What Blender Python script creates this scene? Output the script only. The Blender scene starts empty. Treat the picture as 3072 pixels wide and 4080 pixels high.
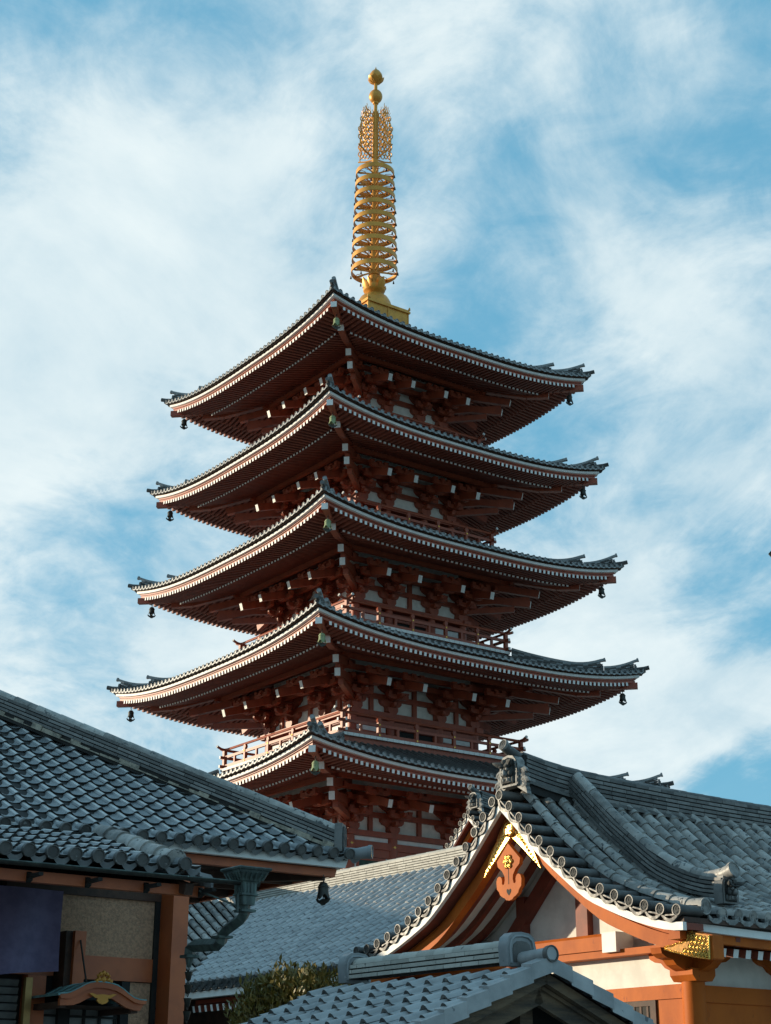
import bpy, math, random
from math import sin, cos, pi, radians, sqrt, hypot
from mathutils import Vector, Matrix
random.seed(7)
sc = bpy.context.scene
COL = sc.collection

# ------------------------------------------------------------------ camera
cd = bpy.data.cameras.new("camera"); cam = bpy.data.objects.new("camera", cd); COL.objects.link(cam)
PITCH, ROLL = radians(20.5464), radians(.26576)
fw = Vector((0, cos(PITCH), sin(PITCH))); u0 = Vector((0, -sin(PITCH), cos(PITCH))); r0 = Vector((1, 0, 0))
rt = r0*cos(ROLL)+u0*sin(ROLL); up = u0*cos(ROLL)-r0*sin(ROLL)
cam.matrix_world = Matrix(((rt.x, up.x, -fw.x, 0), (rt.y, up.y, -fw.y, 0), (rt.z, up.z, -fw.z, 1.6), (0, 0, 0, 1)))
cd.sensor_fit = 'VERTICAL'; cd.sensor_height = 24; cd.lens = 24*6397.75/4080
cd.clip_start = .1; cd.clip_end = 4000
sc.camera = cam
CAM = Vector((0, 0, 1.6))

# ------------------------------------------------------------------ sky, sun, exposure
SUN = Vector((-.958, .250, .142)).normalized()          # towards the sun: low, from the left
SUN_EL = math.asin(SUN.z)
SUN_STRENGTH, SKY_STRENGTH = 4.3, .132
sc.view_settings.view_transform = 'Standard'; sc.view_settings.look = 'None'
sc.view_settings.exposure = .49; sc.view_settings.gamma = 1
sd = bpy.data.lights.new("sun", 'SUN'); so = bpy.data.objects.new("sun", sd); COL.objects.link(so)
sd.energy = SUN_STRENGTH; sd.angle = radians(.6); sd.color = (1, .85, .62)
so.rotation_euler = SUN.to_track_quat('Z', 'Y').to_euler(); so.location = SUN*200

W = bpy.data.worlds.new("World"); sc.world = W; W.use_nodes = True
NT = W.node_tree; NT.nodes.clear()
def nn(nt, t, **k):
    n = nt.nodes.new(t)
    for a, b in k.items(): setattr(n, a, b)
    return n
def lk(nt, a, b): nt.links.new(a, b)
def val(nt, x, sock):
    if hasattr(x, 'links') or isinstance(x, bpy.types.NodeSocket): nt.links.new(x, sock)
    else: sock.default_value = x
def mth(nt, op, a, b=0., clamp=False):
    n = nn(nt, 'ShaderNodeMath', operation=op, use_clamp=clamp); val(nt, a, n.inputs[0]); val(nt, b, n.inputs[1]); return n.outputs[0]
def pix(x, y):                                            # a direction in the sky (photo read at 1666 x 2212)
    k = 3072/1666.
    return (fw+rt*((x*k-1536)/6397.75)-up*((y*k-2040)/6397.75)).normalized()
def mixc(nt, f, a, b):
    n = nn(nt, 'ShaderNodeMix', data_type='RGBA'); val(nt, f, n.inputs[0]); val(nt, a, n.inputs[6]); val(nt, b, n.inputs[7]); return n.outputs[2]
def mapr(nt, x, a, b, c=0., d=1., smooth=True):
    n = nn(nt, 'ShaderNodeMapRange', interpolation_type='SMOOTHSTEP' if smooth else 'LINEAR')
    val(nt, x, n.inputs[0]); n.inputs[1].default_value = a; n.inputs[2].default_value = b; n.inputs[3].default_value = c; n.inputs[4].default_value = d
    return n.outputs[0]
def world():
    nt = NT
    sky = nn(nt, 'ShaderNodeTexSky', sky_type='NISHITA'); sky.sun_disc = False
    sky.sun_elevation = SUN_EL; sky.sun_rotation = math.atan2(SUN.x, SUN.y)
    sky.altitude = 20; sky.air_density = 1.0; sky.dust_density = .6; sky.ozone_density = 2.5
    tc = nn(nt, 'ShaderNodeTexCoord')
    sep = nn(nt, 'ShaderNodeSeparateXYZ'); lk(nt, tc.outputs['Generated'], sep.inputs[0])
    zz = mth(nt, 'ADD', mth(nt, 'MAXIMUM', sep.outputs[2], .0), .16)
    cmb = nn(nt, 'ShaderNodeCombineXYZ')                  # the cloud deck, seen in perspective
    lk(nt, mth(nt, 'DIVIDE', sep.outputs[0], zz), cmb.inputs[0]); lk(nt, mth(nt, 'DIVIDE', sep.outputs[1], zz), cmb.inputs[1])
    def noise(scale, detail, rough, dist, off=(0, 0, 0), st=(1, 1, 1), rot=0):
        mp = nn(nt, 'ShaderNodeMapping'); mp.inputs['Location'].default_value = off; mp.inputs['Scale'].default_value = st; mp.inputs['Rotation'].default_value = (0, 0, rot)
        lk(nt, cmb.outputs[0], mp.inputs[0])
        n = nn(nt, 'ShaderNodeTexNoise'); n.inputs['Scale'].default_value = scale; n.inputs['Detail'].default_value = detail
        n.inputs['Roughness'].default_value = rough; n.inputs['Distortion'].default_value = dist
        lk(nt, mp.outputs[0], n.inputs['Vector']); return n.outputs[0]
    n1 = noise(1.35, 11, .62, .3, (3.1, 1.7, 0), (1, .75, 1), .75)
    n2 = noise(4.2, 10, .62, .5, (7.3, 2.2, 0), (1, .7, 1), .75)
    n3 = noise(2.6, 8, .6, .3, (11., 5., 0), (1, .6, 1), .75)
    n4 = noise(13., 9, .62, .6, (1.3, 8.2, 0), (1, .8, 1), .75)
    d = mth(nt, 'ADD', mth(nt, 'MULTIPLY', n1, .80), mth(nt, 'ADD', mth(nt, 'MULTIPLY', n2, .72), mth(nt, 'MULTIPLY', n4, .34)))
    # banks of cloud (+) and open blue (-): x, y, radius in degrees, weight
    for x, y, r, w in ((260, 800, 11, .20), (60, 560, 8, .10), (560, 300, 8, .08), (1330, 800, 6, .18), (1440, 1080, 4, .15), (700, 560, 5, .08), (150, 1400, 8, .22),
                       (1400, 1530, 6, .20), (1000, 1600, 9, .16), (1150, 200, 7, .10), (1600, 640, 4.5, .14), (330, 160, 4, .08), (1560, 1570, 3, .14), (1620, 250, 4, .10),
                       (990, 480, 4.5, -.06), (1090, 640, 3.2, -.08), (1560, 450, 3.6, -.17), (1330, 960, 4.0, -.14), (1600, 1270, 3.0, -.20), (1640, 1735, 2.6, -.40), (1500, 1710, 1.8, -.20), (160, 1190, 3.2, -.20),
                       (340, 1225, 2.4, -.10), (270, 60, 5, -.10), (900, 80, 5, -.06), (1560, 90, 5, -.10), (880, 420, 3.5, -.08), (640, 460, 3.5, -.06)):
        c = pix(x, y)
        dt = nn(nt, 'ShaderNodeVectorMath', operation='DOT_PRODUCT'); lk(nt, tc.outputs['Generated'], dt.inputs[0]); dt.inputs[1].default_value = c
        g = mapr(nt, dt.outputs['Value'], cos(radians(r*1.25)), 1., 0., w)
        d = mth(nt, 'ADD', d, g)
    cov = mapr(nt, d, .80, 1.22, .08, 1.)
    body = mapr(nt, mth(nt, 'ADD', mth(nt, 'MULTIPLY', n3, .6), mth(nt, 'MULTIPLY', n2, .5)), .35, .75)
    hs = nn(nt, 'ShaderNodeHueSaturation'); hs.inputs['Hue'].default_value = .475; hs.inputs['Saturation'].default_value = 1.15; hs.inputs['Value'].default_value = 1.
    lk(nt, sky.outputs[0], hs.inputs['Color'])
    blue = mixc(nt, .72, hs.outputs[0], (.72, 2.55, 3.9, 1))
    cl = mixc(nt, body, (2.9, 3.85, 4.35, 1), (4.75, 5.25, 5.3, 1))
    col = mixc(nt, mth(nt, 'MULTIPLY', cov, .97), blue, cl)
    bg = nn(nt, 'ShaderNodeBackground'); bg.inputs[1].default_value = SKY_STRENGTH
    lk(nt, col, bg.inputs[0])
    o = nn(nt, 'ShaderNodeOutputWorld'); lk(nt, bg.outputs[0], o.inputs[0])
world()

# ------------------------------------------------------------------ materials
def mat(name, c1, c2=None, scale=4., rough=.6, metal=0., bump=0., bscale=30., island=0., spot=None, spot_t=.62, spot_scale=9., thr=(.35, .68), rough2=None, stretch=(1, 1, 1), spec=.5):
    m = bpy.data.materials.new(name); m.use_nodes = True
    nt = m.node_tree; b = nt.nodes['Principled BSDF']
    tc = nn(nt, 'ShaderNodeTexCoord')
    mp = nn(nt, 'ShaderNodeMapping'); mp.inputs['Scale'].default_value = stretch; lk(nt, tc.outputs['Object'], mp.inputs[0]); vec = mp.outputs[0]
    def noise(s, det=6., r=.6):
        n = nn(nt, 'ShaderNodeTexNoise'); n.inputs['Scale'].default_value = s; n.inputs['Detail'].default_value = det; n.inputs['Roughness'].default_value = r
        lk(nt, vec, n.inputs['Vector']); return n.outputs[0]
    c1 = tuple(c1)+(1,); c2 = tuple(c2)+(1,) if c2 else tuple(x*.78 for x in c1[:3])+(1,)
    f = mapr(nt, noise(scale), thr[0], thr[1])
    if island:
        g = nn(nt, 'ShaderNodeNewGeometry')
        f = mth(nt, 'ADD', mth(nt, 'MULTIPLY', f, 1-island), mth(nt, 'MULTIPLY', g.outputs['Random Per Island'], island))
    col = mixc(nt, f, c1, c2)
    if spot:
        s = mapr(nt, noise(spot_scale, 9., .68), spot_t, spot_t+.05)
        col = mixc(nt, s, col, tuple(spot)+(1,))
    lk(nt, col, b.inputs['Base Color'])
    if rough2 is not None: lk(nt, mapr(nt, noise(scale*2.3), .3, .7, rough, rough2), b.inputs['Roughness'])
    else: b.inputs['Roughness'].default_value = rough
    b.inputs['Metallic'].default_value = metal; b.inputs['Specular IOR Level'].default_value = spec
    if bump:
        bp = nn(nt, 'ShaderNodeBump'); bp.inputs['Strength'].default_value = bump; bp.inputs['Distance'].default_value = .02
        lk(nt, noise(bscale, 4.), bp.inputs['Height']); lk(nt, bp.outputs[0], b.inputs['Normal'])
    return m
RED = mat("vermilion_paint", (.35, .074, .031), (.25, .053, .025), 3, .5, bump=.08, spot=(.15, .036, .020), spot_t=.64, thr=(.3, .75), stretch=(1, 1, .5))
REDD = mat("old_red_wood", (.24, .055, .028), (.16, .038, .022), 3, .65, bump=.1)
ORANGE = mat("orange_lacquer", (.52, .130, .017), (.35, .080, .013), 1.6, .6, bump=.12, bscale=16, spot=(.30, .068, .018), spot_t=.63, spot_scale=7, spec=.15, thr=(.32, .74), stretch=(1, 1, .55))
WHITE = mat("white_paint", (.80, .79, .76), (.70, .69, .66), 3, .6, bump=.05)
PLASTER = mat("plaster", (.80, .78, .71), (.66, .64, .58), 2.5, .85, bump=.1, spot=(.60, .58, .52), spot_t=.66)
TILE = mat("grey_roof_tile", (.032, .031, .030), (.125, .119, .111), 5, .42, island=.55, spot=(.22, .22, .21), spot_t=.62, spot_scale=11, bump=.2, rough2=.62)
TILE_P = mat("pagoda_roof_tile", (.17, .178, .18), (.31, .315, .31), 3, .45, island=.4, bump=.1)
TILE_L = mat("pale_roof_tile", (.095, .090, .083), (.45, .425, .39), 6, .36, island=.65, spot=(.055, .055, .055), spot_t=.57, spot_scale=8, bump=.18, rough2=.55)
TILE_M = mat("frosted_roof_tile", (.27, .275, .28), (.47, .475, .475), 5, .38, island=.4, spot=(.13, .135, .14), spot_t=.60, spot_scale=9, bump=.15, rough2=.55)
DARKT = mat("shaded_pan_tile", (.022, .023, .024), (.05, .05, .05), 6, .8)  # near black puts the shade between the tile columns into the pans
PANT = mat("blue_grey_pantile", (.15, .16, .168), (.27, .282, .288), 4, .27, island=.5, spot=(.38, .39, .39), spot_t=.66, spot_scale=9, bump=.12, rough2=.5)
PANT_C = mat("pale_pantile_crest", (.40, .40, .39), (.56, .56, .545), 5, .4, island=.5, spot=(.12, .13, .135), spot_t=.6, bump=.15)  # paler than the pans, set on every tile crest
PANT_L = mat("light_pantile", (.21, .216, .22), (.40, .405, .405), 4, .30, island=.5, spot=(.09, .10, .115), spot_t=.64, spot_scale=7, bump=.1, rough2=.5)
NOSHI = mat("ridge_tile", (.055, .053, .050), (.23, .222, .21), 7, .55, island=.75, bump=.25, spot=(.32, .315, .30), spot_t=.66, spot_scale=13)
NOSHI_L = mat("weathered_ridge_tile", (.30, .285, .25), (.50, .48, .43), 7, .7, island=.7, bump=.25, spot=(.16, .15, .14), spot_t=.64, spot_scale=12)
MORTAR = mat("lime_mortar", (.38, .33, .26), (.16, .14, .11), 9, .9, bump=.5, spot=(.16, .15, .13), spot_t=.56)
ONI = mat("carved_tile", (.15, .15, .145), (.30, .295, .28), 9, .6, bump=.4, spot=(.07, .072, .075), spot_t=.56, spot_scale=14)
ONI_D = mat("dark_carved_tile", (.055, .055, .053), (.11, .11, .105), 9, .8, bump=.3, spec=.2)
GOLD = mat("gold_paint", (.66, .305, .046), (.52, .23, .036), 2.2, .42, .35, bump=.05, spot=(.40, .20, .04), spot_t=.7)
LEAF = mat("gilt_metal", (.95, .60, .16), (.80, .46, .10), 30, .27, 1., bump=.9, bscale=55)
LEAFS = mat("bright_gilt_metal", (.95, .62, .20), (.86, .52, .14), 30, .30, 1., bump=.4, bscale=40)
GOLDD = mat("tarnished_gilt", (.30, .15, .03), (.20, .10, .02), 20, .6, .5, bump=.3)
BRONZE = mat("dark_bronze", (.035, .034, .030), (.06, .058, .048), 12, .5, .5)
VERD = mat("green_bronze", (.30, .36, .19), (.20, .26, .13), 9, .7, bump=.2)
COPPER = mat("copper_patina", (.05, .066, .062), (.12, .165, .15), 7, .6, .25, bump=.25, spot=(.30, .40, .36), spot_t=.64, stretch=(1, 1, .35))
TEAL = mat("teal_copper", (.13, .27, .28), (.22, .40, .40), 6, .5, .2, bump=.1)
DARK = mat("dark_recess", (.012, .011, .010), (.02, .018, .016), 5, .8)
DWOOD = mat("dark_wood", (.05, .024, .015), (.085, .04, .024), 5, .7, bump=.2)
OLDWOOD = mat("weathered_wood", (.16, .105, .06), (.045, .034, .026), 3.5, .8, bump=.5, bscale=18, spot=(.26, .18, .11), spot_t=.66, stretch=(.5, .5, 3))
STUCCO = mat("speckled_stucco", (.60, .345, .215), (.38, .22, .14), 26, .9, bump=.8, bscale=60, spot=(.56, .44, .30), spot_t=.60, spot_scale=40)
BROWN = mat("brown_lacquer_wood", (.50, .120, .034), (.38, .088, .026), 2.2, .45, bump=.06)
GREENW = mat("green_lattice", (.055, .11, .085), (.04, .085, .065), 6, .6)
CLOTH = mat("purple_cloth", (.17, .135, .235), (.125, .10, .185), 5, .75, bump=.15, bscale=200)
PANE = mat("paper_pane", (.24, .24, .23), (.18, .18, .175), 3, .6)
SLAT = mat("grey_slat", (.16, .155, .145), (.11, .105, .10), 6, .5, .2)
BRASS = mat("brass_pole", (.42, .25, .09), (.32, .19, .07), 5, .4, .5)
FOLI = mat("olive_leaf", (.19, .135, .016), (.065, .066, .012), 3.5, .55, island=.6)
BARK = mat("bark", (.09, .065, .045), (.05, .038, .028), 8, .9, bump=.5)
GROUND = mat("stone_paving", (.32, .30, .265), (.25, .235, .21), .6, .85, bump=.2)
STONE = mat("stone_plinth", (.34, .33, .31), (.26, .25, .24), 2, .85, bump=.2)

# ------------------------------------------------------------------ mesh helpers
V = Vector; Z = V((0, 0, 1))
class MB:
    def __init__(s, off=(0, 0, 0)): s.v = []; s.f = []; s.m = []; s.o = V(off)
    def add(s, vs, fs, mi=0):
        o = len(s.v); s.v.extend([tuple(x) for x in vs]); s.f.extend([[i+o for i in f] for f in fs]); s.m.extend([mi]*len(fs) if isinstance(mi, int) else mi)
    def box(s, x0, x1, y0, y1, z0, z1, mi=0):
        s.add([(x0, y0, z0), (x1, y0, z0), (x1, y1, z0), (x0, y1, z0), (x0, y0, z1), (x1, y0, z1), (x1, y1, z1), (x0, y1, z1)],
              [[0, 3, 2, 1], [4, 5, 6, 7], [0, 1, 5, 4], [1, 2, 6, 5], [2, 3, 7, 6], [3, 0, 4, 7]], mi)
    def beam(s, p, q, w, h, mi=0, em=None, up=Z, w2=None, h2=None):      # box along p>q; em = material of the q end
        p = V(p); q = V(q); t = (q-p).normalized(); sx = t.cross(up)
        if sx.length < 1e-6: sx = t.cross(V((0, 1, 0)))
        sx.normalize(); n = sx.cross(t); vs = []
        for c, ww, hh in ((p, w, h), (q, w2 or w, h2 or h)):
            for a, b in ((-1, -1), (1, -1), (1, 1), (-1, 1)): vs.append(c+sx*(a*ww/2)+n*(b*hh/2))
        e = mi if em is None else em
        s.add(vs, [[3, 2, 1, 0], [4, 5, 6, 7], [0, 1, 5, 4], [1, 2, 6, 5], [2, 3, 7, 6], [3, 0, 4, 7]], [mi, e, mi, mi, mi, mi])
    def tube(s, pts, r, n=8, mi=0, cap=True, rs=None):
        pts = [V(p) for p in pts]; vs = []; fs = []; sx = None
        for i, p in enumerate(pts):
            t = (pts[min(i+1, len(pts)-1)]-pts[max(i-1, 0)]).normalized()
            if sx is None:
                sx = t.cross(Z)
                if sx.length < .1: sx = t.cross(V((0, 1, 0)))
            sx = (sx-t*sx.dot(t)).normalized(); ny = t.cross(sx); rr = rs[i] if rs else r
            for k in range(n): a = 2*pi*k/n; vs.append(p+(sx*cos(a)+ny*sin(a))*rr)
        for i in range(len(pts)-1):
            for k in range(n): fs.append([i*n+k, i*n+(k+1) % n, (i+1)*n+(k+1) % n, (i+1)*n+k])
        if cap: fs.append(list(range(n))[::-1]); fs.append([(len(pts)-1)*n+k for k in range(n)])
        s.add(vs, fs, mi)
    def lathe(s, prof, n=24, mi=0, o=(0, 0, 0), cap=True):
        o = V(o); vs = []; fs = []
        for r, z in prof:
            for k in range(n): a = 2*pi*k/n; vs.append(o+V((r*cos(a), r*sin(a), z)))
        for i in range(len(prof)-1):
            for k in range(n): fs.append([i*n+k, i*n+(k+1) % n, (i+1)*n+(k+1) % n, (i+1)*n+k])
        if cap: fs.append(list(range(n))[::-1]); fs.append([(len(prof)-1)*n+k for k in range(n)])
        s.add(vs, fs, mi)
    def prism(s, poly, o, ux, uy, dv, mi=0, ms=None, mb=None):
        o = V(o); ux = V(ux); uy = V(uy); dv = V(dv); n = len(poly)
        a = [o+ux*x+uy*y for x, y in poly]; b = [p+dv for p in a]
        s.add(a+b, [list(range(n))[::-1], list(range(n, 2*n))]+[[i, (i+1) % n, n+(i+1) % n, n+i] for i in range(n)], [mi, mi if mb is None else mb]+[mi if ms is None else ms]*n)
    def grid(s, P, mi=0):
        m = len(P[0]); s.add([p for r in P for p in r], [[i*m+k, i*m+k+1, (i+1)*m+k+1, (i+1)*m+k] for i in range(len(P)-1) for k in range(m-1)], mi)
    def ball(s, c, rx, ry, rz, mi=0, n=10, m=7):
        c = V(c); vs = []; fs = []
        for i in range(m+1):
            t = pi*i/m
            for k in range(n): a = 2*pi*k/n; vs.append(c+V((rx*sin(t)*cos(a), ry*sin(t)*sin(a), rz*cos(t))))
        for i in range(m):
            for k in range(n): fs.append([i*n+k, (i+1)*n+k, (i+1)*n+(k+1) % n, i*n+(k+1) % n])
        s.add(vs, fs, mi)
    def disc(s, c, nrm, r, mi=0, n=12, ln=.06, tomoe=False, mi2=None):   # a round tile end with a raised rim
        c = V(c); nrm = V(nrm).normalized(); sx = nrm.cross(Z)
        if sx.length < .1: sx = nrm.cross(V((0, 1, 0)))
        sx.normalize(); sy = sx.cross(nrm); rr = [(r, -ln), (r, 0), (r*.84, 0), (r*.80, -r*.16)]; vs = []; fs = []
        for a, b in rr:
            for k in range(n): t = 2*pi*k/n; vs.append(c+nrm*b+(sx*cos(t)+sy*sin(t))*a)
        for i in range(3):
            for k in range(n): fs.append([i*n+k, i*n+(k+1) % n, (i+1)*n+(k+1) % n, (i+1)*n+k])
        fs.append([3*n+k for k in range(n)]); s.add(vs, fs, [mi]*(3*n)+[mi if mi2 is None else mi2])
        if tomoe:
            for j in range(3):
                b0 = 2*pi*j/3; ps = []; qs = []
                for i in range(6):
                    t = b0+i*.42; ra = r*(.26+.085*i); w = r*.14*(1-i/5.5)+.002
                    ps.append(c-nrm*(r*.03)+(sx*cos(t)+sy*sin(t))*(ra-w*.5)); qs.append(c-nrm*(r*.03)+(sx*cos(t)+sy*sin(t))*(ra+w))
                s.grid([ps, qs], mi if mi2 is None else mi2)
    def merge(s, o, M, mi=None):
        b = len(s.v); s.v.extend([tuple(M @ V(p)) for p in o.v]); s.f.extend([[i+b for i in f] for f in o.f]); s.m.extend(o.m if mi is None else [mi]*len(o.f))
    def mesh(s, name, mats, smooth=35):
        me = bpy.data.meshes.new(name)
        o = s.o; me.from_pydata([(p[0]-o.x, p[1]-o.y, p[2]-o.z) for p in s.v], [], s.f)
        for m in (mats if isinstance(mats, (list, tuple)) else [mats]): me.materials.append(m)
        me.polygons.foreach_set('material_index', s.m)
        if smooth:
            me.polygons.foreach_set('use_smooth', [True]*len(s.f)); me.set_sharp_from_angle(angle=radians(smooth))
        me.update(); return me
    def build(s, name, mats, parent=None, smooth=35): return put(name, s.mesh(name, mats, smooth), parent)
def put(name, me, parent=None, loc=None, rz=0., scale=None):
    o = bpy.data.objects.new(name, me); COL.objects.link(o); o.parent = parent
    if loc is not None: o.location = loc
    if rz: o.rotation_euler = (0, 0, rz)
    if scale: o.scale = scale
    return o
def tag(o, label, cat, group=None, kind=None):
    if label: o['label'] = label
    if cat: o['category'] = cat
    if group: o['group'] = group
    if kind: o['kind'] = kind
    return o
# the temple grid: axis a runs away to the right, axis b away to the left
ANG = radians(45-9.3071)
DA = V((cos(ANG), sin(ANG), 0)); DB = V((-sin(ANG), cos(ANG), 0))
def thing(name, label, cat, base, s=1., group=None):       # base in (a, b, z) as read from the photo; s moves it along the line of sight
    o = bpy.data.objects.new(name, None); COL.objects.link(o); o.empty_display_size = .3
    p = DA*base[0]+DB*base[1]+Z*base[2]
    o.location = CAM+(p-CAM)*s; o.rotation_euler = (0, 0, ANG); o.scale = (s, s, s)
    return tag(o, label, cat, group)
def rotz(a): return Matrix.Rotation(a, 4, 'Z')
def lerp(a, b, t): return a+(b-a)*t
def pw(tab, x):                                            # smooth curve through a table
    n = len(tab)
    if x <= tab[0][0]: return tab[0][1]+(x-tab[0][0])*(tab[1][1]-tab[0][1])/(tab[1][0]-tab[0][0])
    for i in range(n-1):
        if x <= tab[i+1][0]: break
    x0, y0 = tab[i]; x1, y1 = tab[i+1]; h = x1-x0; t = (x-x0)/h
    def sl(j):
        if j <= 0: return (tab[1][1]-tab[0][1])/(tab[1][0]-tab[0][0])
        if j >= n-1: return (tab[-1][1]-tab[-2][1])/(tab[-1][0]-tab[-2][0])
        return (tab[j+1][1]-tab[j-1][1])/(tab[j+1][0]-tab[j-1][0])
    if x > x1: return y1+(x-x1)*sl(n-1)
    return (2*t**3-3*t*t+1)*y0+(t**3-2*t*t+t)*h*sl(i)+(-2*t**3+3*t*t)*y1+(t**3-t*t)*h*sl(i+1)
def tile_col(mb, path, L, side, r, seg=.32, mi=0, n=6, plain=False):   # a column of half-round cover tiles; path(s), s=0 at the eave
    side = V(side); k = max(1, round(L/seg)); rings = []
    for i in range(k):
        s0 = L*i/k; s1 = min(L, L*(i+1)/k+.03); p0 = path(s0); p1 = path(s1); t = (p1-p0).normalized(); nr = side.cross(t)
        if nr.z < 0: nr = -nr
        jx = random.uniform(-.004, .004); jr = random.uniform(.98, 1.03); vs = []
        for p, rr, dz in ((p0, r*jr, .0), (p1, r*.87, -.010)):
            for j in range(n+1): a = pi*j/n; vs.append(p+side*(cos(a)*rr+jx)+nr*(sin(a)*rr*1.05+dz))
        mb.add(vs, [[j, j+1, n+2+j, n+1+j] for j in range(n)]+[list(range(n+1))[::-1]], mi)
def stack_ridge(mb, path, L, w, courses, ch, seg=.3, capr=.1, mi=0, capm=0, base=0., capseg=.35, taper=.02, mort=None, n=6):
    # courses of flat tiles laid like bricks, a row of half-round tiles on top
    def up_at(s):
        t = (path(min(L, s+.05))-path(max(0, s-.05))).normalized(); sd = t.cross(Z).normalized(); return sd.cross(t), sd
    for c in range(courses):
        s = -random.uniform(0, seg)
        while s < L-.01:
            e = min(L, s+seg*random.uniform(.9, 1.1)); a = max(0, s)
            if e-a > .02:
                u, sd = up_at((a+e)/2); h = base+ch*(c+.5)
                mb.beam(path(a)+u*h, path(e-.008)+u*h, w-taper*c+random.uniform(-.006, .006), ch*.70, mi, up=u)
            s = e
    u, sd = up_at(L/2); k = max(1, int(L/.5))
    for i in range(k):                                     # dark core between the courses
        s0 = L*i/k; s1 = L*(i+1)/k
        mb.beam(path(s0)+u*(base+ch*courses*.5), path(s1)+u*(base+ch*courses*.5), w-taper*courses-.03, ch*courses*.97, capm if mort is None else mort, up=u)
    if capr:
        k = max(1, round(L/capseg))
        for i in range(k):
            s0 = L*i/k; s1 = min(L, L*(i+1)/k); u, sd = up_at((s0+s1)/2); h = base+ch*courses-.01; vs = []
            for p, rr in ((path(s0)+u*h, capr*.94), (path(s1)+u*h, capr*1.02)):
                for j in range(n+1): a = pi*j/n; vs.append(p+sd*cos(a)*rr+u*sin(a)*rr)
            mb.add(vs, [[j, j+1, n+2+j, n+1+j] for j in range(n)]+[list(range(n+1))[::-1], list(range(n+1, 2*n+2))], capm)

# ------------------------------------------------------------------ ground
g = MB(); g.box(-900, 900, -300, 1500, -.3, 0, 0)
tag(g.build("ground", GROUND, None, 0), "pale stone paved temple court", None, kind='structure')

# ------------------------------------------------------------------ the five storey pagoda
PB = (DA.dot(V((-.6232, 72, 0))), DB.dot(V((-.6232, 72, 0))), 0)
pag = thing("pagoda", "tall vermilion five storey pagoda with grey tiled roofs and a golden spire", "pagoda", PB)
LIFT = .69
def LF(u): return LIFT*abs(u)**2.9
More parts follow.
